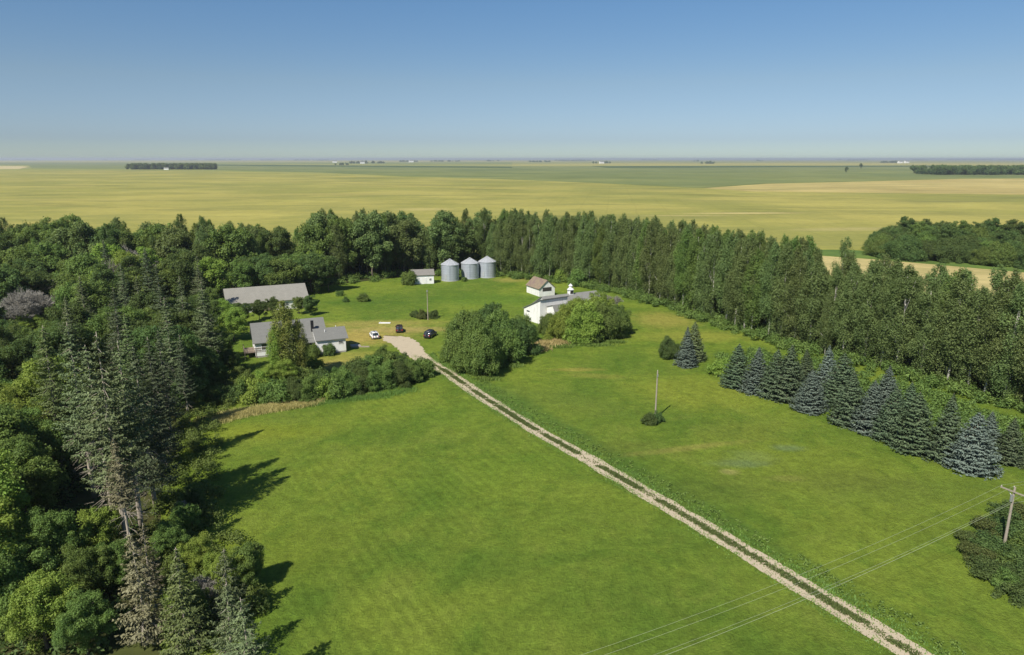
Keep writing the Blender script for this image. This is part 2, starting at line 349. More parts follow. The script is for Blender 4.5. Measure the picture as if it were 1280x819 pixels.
sheet('green_crop_field', pxpoly([(-260,203.4),(245,203.4),(245,210.5),(150,211.5),(40,211),(36,206.8),(-260,206.8)]), .4, green, thick=.4)
sheet('green_crop_field', pxpoly([(255,203.5),(640,203),(640,205.2),(255,205.3)]), .4, field_material('lime_crop', (.15,.18,.05), (.19,.21,.06), (.12,.15,.05), 0, .001, .005), thick=.4)
sheet('yellow_crop_field', pxpoly([(-200,201),(300,201),(700,200.9),(700,202.3),(-200,202.6)]), .8, yel, thick=.8)

# haze: one closed box of even air
t = NT('haze'); pv = t.n('ShaderNodeVolumePrincipled', {'Color': (.90,.95,1.0,1), 'Density': 7.5e-5, 'Anisotropy': .25})
t.t.links.new(pv.outputs[0], t.out.inputs['Volume'])
hz = MB().box(-35000, 35000, -35000, 35000, -2, 58).build('haze', t.m); hz['kind'] = 'stuff'
tag(hz, 'thin pale blue summer haze over the far fields', 'haze')

# ---------------------------------------------------------------- driveway
def catmull(P, n=8):
    out = []
    for i in range(len(P)-1):
        p0, p1, p2, p3 = P[max(i-1,0)], P[i], P[i+1], P[min(i+2, len(P)-1)]
        for k in range(n):
            s = k/n
            out.append(.5*((2*p1)+(p2-p0)*s+(2*p0-5*p1+4*p2-p3)*s*s+(3*p1-p0-3*p2+p3)*s**3))
    out.append(P[-1]); return out
rng = random.Random(5)
DRIVE = catmull([Vector((49.5,28.5,0)), at(1146,819), at(984,721), at(840,635), at(735,574), at(676,541), at(640,519), at(590,487), at(560,466), at(538,453), at(526,443)], 14)
def resample(P, step):
    out = [P[0]]; acc = 0
    for a, b in zip(P, P[1:]):
        L = (b-a).length; d = step - acc
        while d <= L: out.append(a.lerp(b, d/L)); d += step
        acc = (acc + L) % step if L else acc
    return out
DR = resample(DRIVE, .35)
def smooth_noise(n, step, r):
    m = n//step + 3; a = [r.uniform(-1,1) for _ in range(m)]
    return [a[i//step]*(1-(i % step)/step) + a[i//step+1]*((i % step)/step) for i in range(n)]
def strip(name, P, lo, hi, z, mat, jit=.14):
    n = len(P); A = smooth_noise(n, 7, rng); B = smooth_noise(n, 7, rng); vs = []; fs = []
    for i, p in enumerate(P):
        d = (P[min(i+1,n-1)] - P[max(i-1,0)]).normalized(); q = Vector((d.y, -d.x, 0))
        l = lo(i/n) if callable(lo) else lo; h = hi(i/n) if callable(hi) else hi
        l += A[i]*jit + rng.uniform(-.4,.4)*jit; h += B[i]*jit + rng.uniform(-.4,.4)*jit
        vs += [p + q*l + Vector((0,0,z)), p + q*h + Vector((0,0,z))]
        if i: fs.append((2*i-2, 2*i-1, 2*i+1, 2*i))
    mb = MB().add(vs, fs); me = mb.mesh(name, mat)
    if me.polygons[0].normal.z < 0: me.flip_normals()
    o = link(name, me); o['kind'] = 'structure'; return o
M['gravel'] = gravel_material()
strip('driveway', DR, -1.42, 1.42, .006, M['gravel'], .17)
# worn bare edge of soil beside the wheel tracks
gp = pxpoly([(529,457),(516,449),(508,444),(497,437),(489,430),(478,424),(480,419),(492,420),(503,420.5),(513,422),(520,426),(526,432),(531,440),(541,451)])
gpp = []
for i, p in enumerate(gp):
    q = gp[(i+1) % len(gp)]
    for k in range(7):
        s = k/7; gpp.append((p[0]*(1-s)+q[0]*s + rng.uniform(-.35,.35), p[1]*(1-s)+q[1]*s + rng.uniform(-.5,.5)))
sheet('gravel_yard', gpp, .011, M['gravel'])

# ---------------------------------------------------------------- vegetation generators (numpy)
rs = np.random.RandomState(11)
def leaf_mesh(name, P, N, size, tone, mat, aspect=.62, along=None):
    """P centres, N facing directions, size per leaf -> mesh of small four-sided leaves"""
    n = len(P)
    N = N / (np.linalg.norm(N, axis=1, keepdims=True) + 1e-9)
    a = rs.normal(size=(n,3)) if along is None else along
    U = a - (a*N).sum(1, keepdims=True)*N; U /= (np.linalg.norm(U, axis=1, keepdims=True)+1e-9)
    V = np.cross(N, U); s = size[:,None]
    bend = N * s * .18
    q = np.stack([P - U*s*.5 - bend, P - V*s*.5*aspect, P + U*s*.5 - bend, P + V*s*.5*aspect], 1).reshape(-1,3)
    me = bpy.data.meshes.new(name)
    me.vertices.add(4*n); me.vertices.foreach_set('co', q.ravel().astype(np.float32))
    me.loops.add(4*n); me.loops.foreach_set('vertex_index', np.arange(4*n, dtype=np.int32))
    me.polygons.add(n); me.polygons.foreach_set('loop_start', np.arange(0, 4*n, 4, dtype=np.int32))
    me.update(calc_edges=True)
    at_ = me.attributes.new('tone', 'FLOAT', 'POINT'); at_.data.foreach_set('value', np.repeat(np.clip(tone,0,1), 4).astype(np.float32))
    me.materials.append(mat); return me
def sph(n):
    v = rs.normal(size=(n,3)); return v/np.linalg.norm(v, axis=1, keepdims=True)
def cloud(centres, radii, per_m2, leaf, up=.35, flat=.8):
    """leaves on the outer shell of clumps"""
    PP, NN, TT, SS = [], [], [], []
    for c, r in zip(centres, radii):
        n = max(8, int(per_m2*4*math.pi*r*r)); d = sph(n); d[:,2] = np.abs(d[:,2])*np.where(rs.rand(n) < .72, 1, -1)
        d += rs.normal(size=(n,3))*.12
        rr = r*(1 - .55*rs.rand(n)**2.2)[:,None]*(1 + .28*np.sin(d[:,:1]*5.1 + c[0]*3)*np.sin(d[:,1:2]*4.3 + c[1]*2))
        PP.append(c + d*rr*np.array([1,1,flat])); NN.append(d*.8 + rs.normal(size=(n,3))*.55 + np.array([0,0,up]))
        TT.append(rs.rand()*.6 + rs.rand(n)*.45); SS.append(leaf*(.7+.6*rs.rand(n)))
    return np.concatenate(PP), np.concatenate(NN), np.concatenate(SS), np.concatenate(TT)

def limbs(mb, base, top, r0, targets, seed, n_l=10):
    r = random.Random(seed); base = Vector(base); top = Vector(top)
    pts = [base.lerp(top, k/6) + Vector((r.uniform(-1,1), r.uniform(-1,1), 0))*(r0*.9 if 0 < k else 0) for k in range(7)]
    mb.tube(pts, [r0*(1.25 if k == 0 else 1-k/7.5) for k in range(7)], 7)
    ts = list(targets); r.shuffle(ts)
    for tg in ts[:n_l]:
        tg = Vector(tg); s = min(.92, max(.22, (tg.z-base.z)/(top.z-base.z)*.62)); b = base.lerp(top, s)
        m = b.lerp(tg, .5) + Vector((0,0,(tg-b).length*-.05 + r.uniform(-.3,.3)))
        rr = r0*(1-s)*.55 + .02
        mb.tube([b, m, tg], [rr, rr*.6, rr*.22], 5)
def crown_round(H, Rr, hb, nc, seed, leaf, dens, rc=(.24,.36), lop=.22, bark='bark', trunk_r=.22):
    """broad crown: clumps around an uneven ellipsoid"""
    rs.seed(seed); d = sph(nc); d[:,2] = np.abs(d[:,2])*np.where(rs.rand(nc) < .68, 1, -1)
    lob = 1 + lop*np.sin(3*np.arctan2(d[:,1], d[:,0]) + seed) + rs.uniform(-.18,.18,nc)
    ctr = np.array([0,0,(H+hb)/2]); half = (H-hb)/2
    rad = rs.uniform(rc[0], rc[1], nc)*Rr
    C = ctr + d*np.stack([Rr*.80*lob, Rr*.80*lob, half*.80*(1+.5*(lob-1))], 1)
    ni = nc//4; Ci = ctr + sph(ni)*np.array([Rr,Rr,half])*.42; C = np.vstack([C, Ci]); rad = np.concatenate([rad, rs.uniform(.3,.4,ni)*Rr])
    P, N, Sz, T = cloud(C, rad, dens, leaf)
    mb = MB(); limbs(mb, (0,0,-.15), (0,0,hb+(H-hb)*.75), trunk_r, [tuple(c) for c in C[:nc]], seed, 14)
    return (P, N, Sz, T), mb
def crown_poplar(H, Rr, hb, seed, leaf, dens, nc=46):
    rs.seed(seed); z = hb + (H-hb)*rs.rand(nc)**.85; s = (z-hb)/(H-hb)
    prof = Rr*np.clip(np.minimum(.55+s*1.4, 1.35*(1-s)**.42), .2, 1.1); an = rs.rand(nc)*6.28
    rr = prof*np.sqrt(rs.rand(nc))*.85
    C = np.stack([rr*np.cos(an), rr*np.sin(an), z], 1); rad = np.clip(prof*rs.uniform(.26,.42,nc), .4, 1.4)
    sp = rs.randint(2,5)                                              # leading shoots
    for k in range(sp):
        a = rs.rand()*6.28; q = Rr*.35*rs.rand(); h = H*(.90+.11*rs.rand())
        for j in range(4): C = np.vstack([C, [[q*math.cos(a), q*math.sin(a), h - j*.75]]]); rad = np.append(rad, .35+.16*j)
    P, N, Sz, T = cloud(C, rad, dens, leaf, flat=1.9)
    mb = MB(); limbs(mb, (0,0,-.15), (0,0,H*.93), .20, [tuple(c+np.array([0,0,.5])) for c in C], seed, 12)
    return (P, N, Sz, T), mb
def crown_spruce(H, Rm, hb, seed, sprig, gap=.42, nb=11, droop=.22, fill=1.0, pw=.85, ragged=.15, dead=0, dn=5.5):
    rs.seed(seed); r = random.Random(seed); PP, NN, AA, TT, SS = [], [], [], [], []
    mb = MB(); lean = Vector((r.uniform(-.3,.3), r.uniform(-.3,.3), H))*1.0
    ax = lambda z: Vector((lean.x*(z/H)**1.5, lean.y*(z/H)**1.5, z))
    mb.tube([ax(k*H/7)-Vector((0,0,.15 if k == 0 else 0)) for k in range(8)], [H*.0115*(1.25-k/7.0*1.2)+.015 for k in range(8)], 7)
    z = hb
    while z < H-.12:
        s = (z-hb)/(H-hb); Rz = Rm*(1-s)**pw*(.82+.18*min(1, s*6)); ox = ax(z)
        n = max(4, int(nb*(.5+.5*(1-s))))
        off = r.uniform(0,6.28)
        for k in range(n):
            a = off + 6.283*k/n + r.uniform(-.25,.25); L = Rz*(1+r.uniform(-ragged,ragged*.8))
            if r.random() > fill: continue
            dr = np.array([math.cos(a), math.sin(a), 0]); side = np.array([-dr[1], dr[0], 0])
            zb = z + r.uniform(-.12,.12)*gap*2
            m = max(4, int(L/sprig*dn)); u = rs.rand(m)**.65
            lat = (rs.rand(m)*2-1)*(.16+.26*(1-u))*L*.8
            zz = zb - droop*L*np.sin(u*2.2)*1.0 + .10*L*u**4 - np.abs(lat)*.25 - rs.rand(m)*.10
            P = np.array([ox.x,ox.y,0])[None] + dr[None]*(u*L)[:,None] + side[None]*lat[:,None]; P[:,2] = zz
            PP.append(P); AA.append(dr[None]*.9 + side[None]*np.sign(lat)[:,None]*.6 + rs.normal(size=(m,3))*.25)
            NN.append(np.array([0,0,1.0])[None] + dr[None]*.55 + rs.normal(size=(m,3))*.38)
            TT.append(.15+.5*r.random() + .35*rs.rand(m)*1.0); SS.append(sprig*(.7+.6*rs.rand(m)))
            if r.random() < .14: mb.tube([ox+Vector((0,0,zb-z)), Vector((ox.x+dr[0]*L*.8, ox.y+dr[1]*L*.8, zb-droop*L*.85))], [.035, .012], 4, False)
        z += gap*(.75+.5*r.random())*(1 if s < .8 else .7)
    for k in range(dead):                                             # dead bare boughs under the green crown
        zz = H*.12 + (hb+H*.15-H*.12)*r.random(); a = r.uniform(0,6.28); L = Rm*r.uniform(.4,.95); o = ax(zz)
        d = Vector((math.cos(a), math.sin(a), -.25)); e = o + d*L
        mb.tube([o, o+d*L*.55-Vector((0,0,.05)), e-Vector((0,0,.45))], [.032,.022,.010], 4, False)
        for q in range(3):
            b = o + d*L*r.uniform(.3,.9); dd = Vector((math.cos(a+r.uniform(-1,1)), math.sin(a+r.uniform(-1,1)), -.3))
            mb.tube([b, b+dd*L*.3], [.018,.008], 3, False)
    P = np.concatenate(PP)
    return (P, np.concatenate(NN), np.concatenate(SS), np.concatenate(TT), np.concatenate(AA)), mb
def bare_branches(H, seed, spread=.5, r0=.14, depth=5, kids=4):
    r = random.Random(seed); mb = MB()
    def grow(p, d, L, rad, lv):
        q = p + d*L*.5 + Vector((r.uniform(-1,1), r.uniform(-1,1), 0))*L*.05; e = q + (d + Vector((0,0,.05))).normalized()*L*.5
        mb.tube([p,q,e], [rad, rad*.8, rad*.62], 5 if lv < 2 else 3, False)
        if lv >= depth: return
        for k in range(kids if lv else kids+1):
            s = r.uniform(.45,1); b = p.lerp(e, s)
            nd = (d + Vector((r.gauss(0,1), r.gauss(0,1), r.gauss(0,.5)+.15))*spread).normalized()
            grow(b, nd, L*r.uniform(.5,.78), max(rad*.55, .02), lv+1)
    grow(Vector((0,0,-.15)), Vector((r.uniform(-.1,.1), r.uniform(-.1,.1), 1)).normalized(), H*.38, r0, 0)
    return mb

PROTO = {}
def proto(key, gen, leafm, barkm, name='crown', aspect=.62):
    data, mb = gen
    al = data[4] if len(data) > 4 else None
    PROTO[key] = (leaf_mesh(name+'_'+key, data[0], data[1], data[2], data[3], M[leafm], aspect, al), mb.mesh('trunk_'+key, M[barkm], True))
# broadleaf, far (about 150-280 m away)
for i in range(6):
    H = [14,16,13,17,15,12][i]; Rr = [4.2,4.6,4.4,4.4,3.8,4.4][i]
    proto('far%d' % i, crown_round(H, Rr, 1.8, 60, 40+i, .40, 11, (.17,.34), .32), 'leaf_mid', 'bark')
# broadleaf, near (50-140 m)
for i in range(5):
    H = [11,12.5,10,13,9.5][i]; Rr = [4.2,4.6,4.0,4.4,3.6][i]
    proto('near%d' % i, crown_round(H, Rr, 1.2, 90, 60+i, .24, 30, (.12,.28), .34), 'leaf_mid', 'bark')
# poplars
for i in range(6):
    H = [23,22,24,21,22.5,20][i]
    proto('pop%d' % i, crown_poplar(H, [3.5,3.2,3.6,3.1,3.7,3.3][i], .9+(i % 3)*.5, 80+i, .27, 24, 84), 'leaf_poplar', 'bark_white')
# lawn spruces (about 100 m, 10 m tall)
for i in range(4):
    proto('spr%d' % i, crown_spruce(10, [3.8,3.3,3.7,3.5][i], .15, 100+i, .34, .38, 19, .24, .97, [.8,.9,.72,.85][i], .2), 'needle_green', 'bark', aspect=.42)
# tall forest spruces
for i in range(6):
    hb = [9,5.5,8,4,7,13.5][i]
    proto('tall%d' % i, crown_spruce(24, [3.7,4.0,3.5,4.2,3.7,3.0][i], hb, 120+i, .34, .58, 12, .32, .88, .64, .38, dead=34 if i < 5 else 60, dn=7.0), 'needle_green', 'bark_grey', aspect=.42)
proto('brown0', crown_spruce(11, 2.6, 1.5, 140, .30, .42, 11, .30, .8, .65, .3, dead=14), 'needle_brown', 'bark_grey', aspect=.4)
proto('brown1', crown_spruce(12, 2.3, 2, 141, .30, .5, 9, .34, .7, .6, .35, dead=14), 'needle_brown', 'bark_grey', aspect=.4)
proto('lime0', crown_spruce(12, 2.9, 1, 142, .30, .45, 12, .30, .9, .7, .25, dead=8), 'needle_lime', 'bark_grey', aspect=.42)
proto('lime1', crown_spruce(12, 3.0, 1, 143, .30, .50, 10, .34, .85, .60, .38, dead=8), 'needle_green', 'bark_grey', aspect=.42)
# shrubs
def shrub_gen(H, Rr, seed, leaf, dens, nc=30, rc=(.26,.40)):
    rs.seed(seed); d = sph(nc); d[:,2] = np.abs(d[:,2])*.9 + .02; lob = 1+.28*np.sin(3*np.arctan2(d[:,1],d[:,0])+seed)+rs.uniform(-.24,.18,nc)
    C = d*np.stack([Rr*.78*lob, Rr*.78*lob, H*.80*lob], 1) + np.array([0,0,H*.06]); rad = rs.uniform(rc[0],rc[1],nc)*min(Rr,H)
    C = np.vstack([C, sph(nc//3)*np.array([Rr*.45,Rr*.45,H*.3])+np.array([0,0,H*.45])]); rad = np.append(rad, np.full(nc//3, .4*min(Rr,H)))
    mb = MB(); r = random.Random(seed)
    for k in range(7):
        c = C[k]; mb.tube([(r.uniform(-.2,.2)*Rr, r.uniform(-.2,.2)*Rr, -.1), (c[0]*.5, c[1]*.5, c[2]*.6), tuple(c)], [.07,.045,.015], 5, False)
    return cloud(C, rad, dens, leaf), mb
for i in range(4): proto('shrub%d' % i, shrub_gen([3.0,2.6,3.4,2.4][i], [2.6,2.4,2.6,2.8][i], 160+i, .26, 24), 'leaf_mid', 'bark')
for i in range(3): proto('bush%d' % i, shrub_gen([7.2,6.4,6.8][i], [5.2,4.8,5.4][i], 170+i, .28, 24, 80, (.11,.27)), 'leaf_mid', 'bark')
BARE = [bare_branches(9, 3, .55, .16, 5, 5).mesh('branches', M['dead_wood'], True), bare_branches(8, 9, .6, .14, 5, 5).mesh('branches', M['dead_wood'], True)]

def plant(key, loc, h=None, base_h=None, mat=None, label='', cat='tree', group=None, name='broadleaf_tree', sx=1.0, rz=None, bark=None, r=rng):
    cm, tm = PROTO[key]
    e = empty(name, (loc[0], loc[1], 0), 0, label, cat, group)
    s = 1.0 if h is None else h/base_h
    for nm, me in (('trunk', tm), ('crown', cm)):
        o = link(nm, me, e)
        o.scale = (s*sx, s*sx, s); o.rotation_euler = (0, 0, 0)
    a = r.uniform(0, 6.28) if rz is None else rz
    e.rotation_euler = (0, 0, a)
    if mat: o.material_slots[0].link = 'OBJECT'; o.material_slots[0].material = M[mat]
    return e
FH = [14,16,13,17,15,12]; NH = [11,12.5,10,13,9.5]; PH = [23,22,24,21,22.5,20]

def inside(p, poly):
    x, y = p[0], p[1]; c = False; n = len(poly)
    for i in range(n):
        x0,y0 = poly[i][:2]; x1,y1 = poly[(i+1) % n][:2]
        if (y0 > y) != (y1 > y) and x < (x1-x0)*(y-y0)/(y1-y0)+x0: c = not c
    return c
def scatter(poly, spacing, seed, avoid=(), jit=.38):
    r = random.Random(seed); xs = [p[0] for p in poly]; ys = [p[1] for p in poly]; out = []; row = 0
    y = min(ys)
    while y < max(ys):
        x = min(xs) + (spacing/2 if row % 2 else 0)
        while x < max(xs):
            p = (x + r.uniform(-jit,jit)*spacing, y + r.uniform(-jit,jit)*spacing)
            if inside(p, poly) and all((p[0]-a[0])**2+(p[1]-a[1])**2 > a[2]**2 for a in avoid): out.append(p)
            x += spacing
        y += spacing*.87; row += 1
    return out

# ================================================================ BUILDINGS
def gable_walls(L, W, eave, ridge, t_=0):
    mb = MB(); h, k = L/2, W/2
    P = [(-h,-k,0),(h,-k,0),(h,k,0),(-h,k,0),(-h,-k,eave),(h,-k,eave),(h,k,eave),(-h,k,eave),(-h,0,ridge),(h,0,ridge)]
    return mb.add(P, [(0,1,5,4),(2,3,7,6),(1,2,6,9,5),(3,0,4,8,7),(4,5,9,8),(6,7,8,9),(0,3,2,1)])
def gable_roof(L, W, eave, ridge, ov=.4, th=.14, gap=.05):
    mb = MB(); h = L/2+ov; sl = (ridge-eave)/(W/2); k = W/2+ov
    z0 = eave - sl*ov + gap; z1 = ridge + gap
    mb.prism([(-h,-k,z0),(-h,0,z1),(-h,0,z1+th),(-h,-k,z0+th)], (2*h,0,0))
    mb.prism([(-h,k,z0),(-h,k,z0+th),(-h,.002,z1+th),(-h,.002,z1)], (2*h,0,0))
    return mb
def window(parent, x, y, z, w_, h_, axis, sign, muntin=True):
    """axis 'x': on a wall facing +-x ; 'y': facing +-y"""
    def place(a0,a1,z0,z1,d0,d1):
        if axis == 'y': return (a0,a1,min(y+sign*d0,y+sign*d1),max(y+sign*d0,y+sign*d1),z0,z1)
        return (min(x+sign*d0,x+sign*d1),max(x+sign*d0,x+sign*d1),a0,a1,z0,z1)
    c = x if axis == 'y' else y
    pane = MB().box(*place(c-w_/2,c+w_/2,z,z+h_,.005,.03)).build('window', M['glass'], parent)
    f = MB(); b = .09
    f.box(*place(c-w_/2-b,c-w_/2,z-b,z+h_+b,.008,.06)).box(*place(c+w_/2,c+w_/2+b,z-b,z+h_+b,.008,.06))
    f.box(*place(c-w_/2,c+w_/2,z-b,z,.008,.07)).box(*place(c-w_/2,c+w_/2,z+h_,z+h_+b,.008,.06))
    if muntin: f.box(*place(c-w_/2,c+w_/2,z+h_/2-.03,z+h_/2+.03,.034,.055))
    f.build('frame', M['trim'], pane); return pane

# --- long weathered barn behind the house
a = at(279,362,6.0); b = at(381,354.5,6.0); c = (a+b)/2; ang = math.atan2(b.y-a.y, b.x-a.x); L = (b-a).length
e = empty('barn', (c.x, c.y, 0), ang, 'long low barn with weathered grey shingle roof behind the white house', 'barn')
gable_walls(L-1, 12, 2.8, 6.0).build('wall', M['white_boards'], e)
gable_roof(L-1, 12, 2.8, 6.0, .5).build('roof', M['roof_weathered'], e)
MB().box(-1.8,1.8,-6.05,-6.002,.05,2.5).build('door', M['deck_wood'], e)
for x in (-8,-5,5,8): window(e, x, -6, 1.1, .9, .8, 'y', -1)
MB().box(-(L-1)/2-.06,-(L-1)/2-.003,-1.6,1.6,.05,2.9).build('door', M['deck_wood'], e)
BARN = c

# --- farmhouse
pa = at(396,444); pb = at(433.5,441); ang = R(24)
d = Vector((math.cos(ang), math.sin(ang), 0)); nrm = Vector((-d.y, d.x, 0))
HO = pa.copy()                                                   # left front corner of the right wing
e = empty('farmhouse', (HO.x, HO.y, 0), ang, 'white farmhouse with grey roof at the end of the gravel driveway', 'house')
W2, L2 = 7.6, (pb-pa).length                                     # right wing
def shift(mb, dx, dy, dz=0): mb.v = [(x+dx, y+dy, z+dz) for x, y, z in mb.v]; return mb
w2 = shift(gable_walls(L2, W2, 2.9, 4.55), L2/2, W2/2, .35).build('wing_wall', M['white_siding'], e)
shift(gable_roof(L2, W2, 2.9, 4.55, .35), L2/2+.25, W2/2, .35).build('wing_roof', M['roof_grey'], e)
L1, W1 = 15.0, 8.6
x1 = -L1/2-.02+2.6; y1 = 2.4 + W1/2
shift(gable_walls(L1, W1, 3.1, 6.3), x1, y1+.6, .35).build('wall', M['white_siding'], e)
rf = shift(gable_roof(L1, W1, 3.1, 6.3, .4), x1, y1+.6, .35).build('roof', M['roof_grey'], e)
MB().box(-.3,.3,4.0,4.5,4.4,6.9).build('chimney', M['black_metal'], rf)
MB().tube([(2.4,2.4,3.9),(2.4,2.4,5.0)], .09, 8).build('vent_pipe', M['trim'], rf)
MB().tube([(5.2,4.6,4.2),(5.2,4.6,5.2)], .08, 8).build('vent_pipe', M['trim'], rf)
MB().box(.05,L2-.05,.05,W2-.05,-.05,.36).box(x1-L1/2+.05,-.1,y1+.6-W1/2+.05,y1+.6+W1/2-.05,-.05,.36).build('foundation', M['concrete'], e)
window(e, L2-1.1, 0, 2.1, .95, .55, 'y', -1)
for x in (-10.5,-7.8,-4.8): window(e, x, 3.0, 1.7, 1.1, 1.3, 'y', -1)
window(e, -1.3, 3.0, 1.6, 1.4, 1.2, 'y', -1)
gx = x1 - L1/2
window(e, gx, y1-1.1, 1.6, .9, 1.3, 'x', -1); window(e, gx, y1+1.8, 1.6, .9, 1.3, 'x', -1); window(e, gx, y1+.6, 4.4, .8, 1.0, 'x', -1)
dr = MB().box(-3.2,-2.3,2.93,2.997,.4,2.5).build('door', M['trim'], e); MB().lathe([(.04,0),(.05,.04),(.02,.08)], 8, (-2.42,2.88,1.4)).build('handle', M['black_metal'], dr)
# lower lean-to strip between the two roofs, front porch
MB().prism([(-6.0,.6,2.72),(-6.0,2.9,3.25),(-6.0,2.9,3.35),(-6.0,.6,2.82)], (5.9,0,0)).build('porch_roof', M['roof_grey'], e)
for x in (-5.9,-3.0): MB().box(x,x+.12,.7,.82,0,2.74).build('porch_post', M['trim'], e)
# --- garden box / steps at the right end of the house
s = at(437,437); o = empty('entry_steps', (s.x+.6, s.y+2.6, 0), ang, 'low pale concrete steps at the right end of the white farmhouse', 'steps')
MB().box(-.9,.9,-.9,.9,0,.36).build('landing', M['concrete'], o); MB().box(.9,1.3,-.7,.7,0,.18).build('step', M['concrete'], o)
# --- raised deck at left of the house
s = at(321,444); o = empty('wooden_deck', (s.x, s.y, 0), ang, 'raised brown timber deck at the left end of the white farmhouse', 'deck')
mb = MB()
for k in range(16): mb.box(-2.6, 2.2, -2.4+k*.3, -2.4+k*.3+.27, 1.25, 1.30)
mb.build('decking', M['deck_wood'], o)
for x in (-2.5, -.2, 2.1):
    for y in (-2.35, 2.3): MB().box(x-.07,x+.07,y-.07,y+.07,-.05,2.2 if y < 0 or x < 0 else 1.25).build('post', M['deck_wood'], o)
rl = MB().box(-2.6,2.2,-2.44,-2.36,2.1,2.2).box(-2.6,2.2,-2.43,-2.37,1.6,1.68).box(-2.6,-2.52,-2.35,2.3,2.1,2.2).box(-2.58,-2.54,-2.35,2.3,1.6,1.68)
for k in range(15): rl.box(-2.5+k*.32,-2.46+k*.32,-2.42,-2.38,1.3,2.1)
rl.build('railing', M['deck_wood'], o)

# --- small white shed by the bins
pa = at(520.5,355); pb = at(541,353.5); ang = math.atan2(pb.y-pa.y, pb.x-pa.x)
e = empty('garden_shed', ((pa.x+pb.x)/2-.8, pa.y+2.2, 0), ang*.5, 'small white shed with grey roof left of the grain bins', 'shed')
gable_walls(7.4, 4.6, 3.1, 4.6).build('wall', M['white_siding'], e)
gable_roof(7.4, 4.6, 3.1, 4.6, .3).build('roof', M['roof_shed'], e)
dd = MB().box(.3,1.3,-2.36,-2.303,.05,2.1).build('door', M['trim'], e); MB().box(1.12,1.18,-2.40,-2.362,1.0,1.15).build('handle', M['black_metal'], dd)
window(e, 2.5, -2.3, 1.2, .7, .6, 'y', -1)

# --- grain bins
for i, (u, v, r_, he, lb) in enumerate([(562.0,352.0,3.1,5.7,'corrugated steel grain bin nearest the small white shed'),
                                     (587.0,349.2,3.15,5.5,'middle corrugated steel grain bin of the three'),
                                     (608.8,347.8,3.1,5.7,'corrugated steel grain bin at the right end of the three')]):
    p = at(u, v); p.y += r_*.95
    e = empty('grain_bin', p, R(20+i*35), lb, 'grain bin', 'grain bins at the back of the yard')
    MB().lathe([(r_,0),(r_,he)], 48, (0,0,0)).build('bin_wall', M['galv'], e, smooth=False)
    rf = MB().lathe([(r_+.16,he-.05),(r_+.14,he+.03),(.42,he+1.65),(.42,he+1.75)], 48).build('roof', M['galv_roof'], e)
    ribs = MB()
    for k in range(16):
        a_ = 2*math.pi*k/16; ribs.tube([((r_+.1)*math.cos(a_), (r_+.1)*math.sin(a_), he+.08), (.45*math.cos(a_), .45*math.sin(a_), he+1.7)], .045, 4)
    ribs.build('roof_rib', M['galv_roof'], rf); MB().lathe([(.46,he+1.7),(.5,he+1.82),(.1,he+2.0)], 20).build('cap', M['galv_roof'], rf)
    MB().lathe([(r_+.12,-.05),(r_+.12,.1)], 40).build('base_ring', M['concrete'], e)
    a0 = R(-115-20-i*35)
    dw = MB(); cx, cy = math.cos(a0), math.sin(a0); tx, ty = -cy, cx
    poly = [((r_-.12)*cx - tx*.45, (r_-.12)*cy - ty*.45, .6), ((r_-.12)*cx + tx*.45, (r_-.12)*cy + ty*.45, .6), ((r_-.12)*cx + tx*.45, (r_-.12)*cy + ty*.45, 2.3), ((r_-.12)*cx - tx*.45, (r_-.12)*cy - ty*.45, 2.3)]
    dw.prism(poly, (cx*.17, cy*.17, 0)); dw.build('door', M['galv_roof'], e)
    ld = MB(); a1 = a0+R(28); cx, cy = math.cos(a1), math.sin(a1); tx, ty = -cy, cx
    for sg in (-.22,.22): ld.tube([((r_+.1)*cx+tx*sg,(r_+.1)*cy+ty*sg,.5), ((r_+.1)*cx+tx*sg,(r_+.1)*cy+ty*sg,he)], .03, 5)
    for k in range(int(he/.35)-1): ld.tube([((r_+.1)*cx-tx*.22,(r_+.1)*cy-ty*.22,.7+k*.35), ((r_+.1)*cx+tx*.22,(r_+.1)*cy+ty*.22,.7+k*.35)], .018, 4)
    ld.build('ladder', M['galv'], e)

# --- small shed with brown roof
g0 = at(675,372); g1 = at(695.5,368)                               # gable end facing right front
d = (g1-g0); Wg = d.length; d.normalize(); ang = math.atan2(d.y, d.x) + math.pi/2   # ridge runs backwards-left
back = Vector((-d.y, d.x, 0)); L = 6.5
ridge_dir = (at(657,360.0,2.2) - at(673,365.5,2.2)); ridge_dir.z = 0; Lr = ridge_dir.length; ridge_dir.normalize()
e = empty('outbuilding', (0,0,0), 0, 'small white outbuilding with rusty brown roof behind the cupola barn', 'shed')
rd = ridge_dir; gd = Vector((-rd.y, rd.x, 0));  gd = gd if gd.x > 0 else -gd
gw = 5.6; corner = at(674,371); cen = corner + rd*(Lr/2) + gd*(gw/2)
e.location = (cen.x, cen.y, 0); e.rotation_euler = (0,0, math.atan2(rd.y, rd.x)); Lr = max(Lr, 6)
gable_walls(Lr, gw, 2.5, 4.9).build('wall', M['white_boards'], e)
gable_roof(Lr, gw, 2.5, 4.9, .3).build('roof', M['roof_brown'], e)
MB().box(-Lr/2-.05,-Lr/2-.003,-1.6,1.6,1.55,2.75).build('vent_opening', M['dark_open'], e)
MB().box(-Lr/2-.05,-Lr/2-.003,-1.0,1.0,0.05,1.35).build('door', M['white_siding'], e)

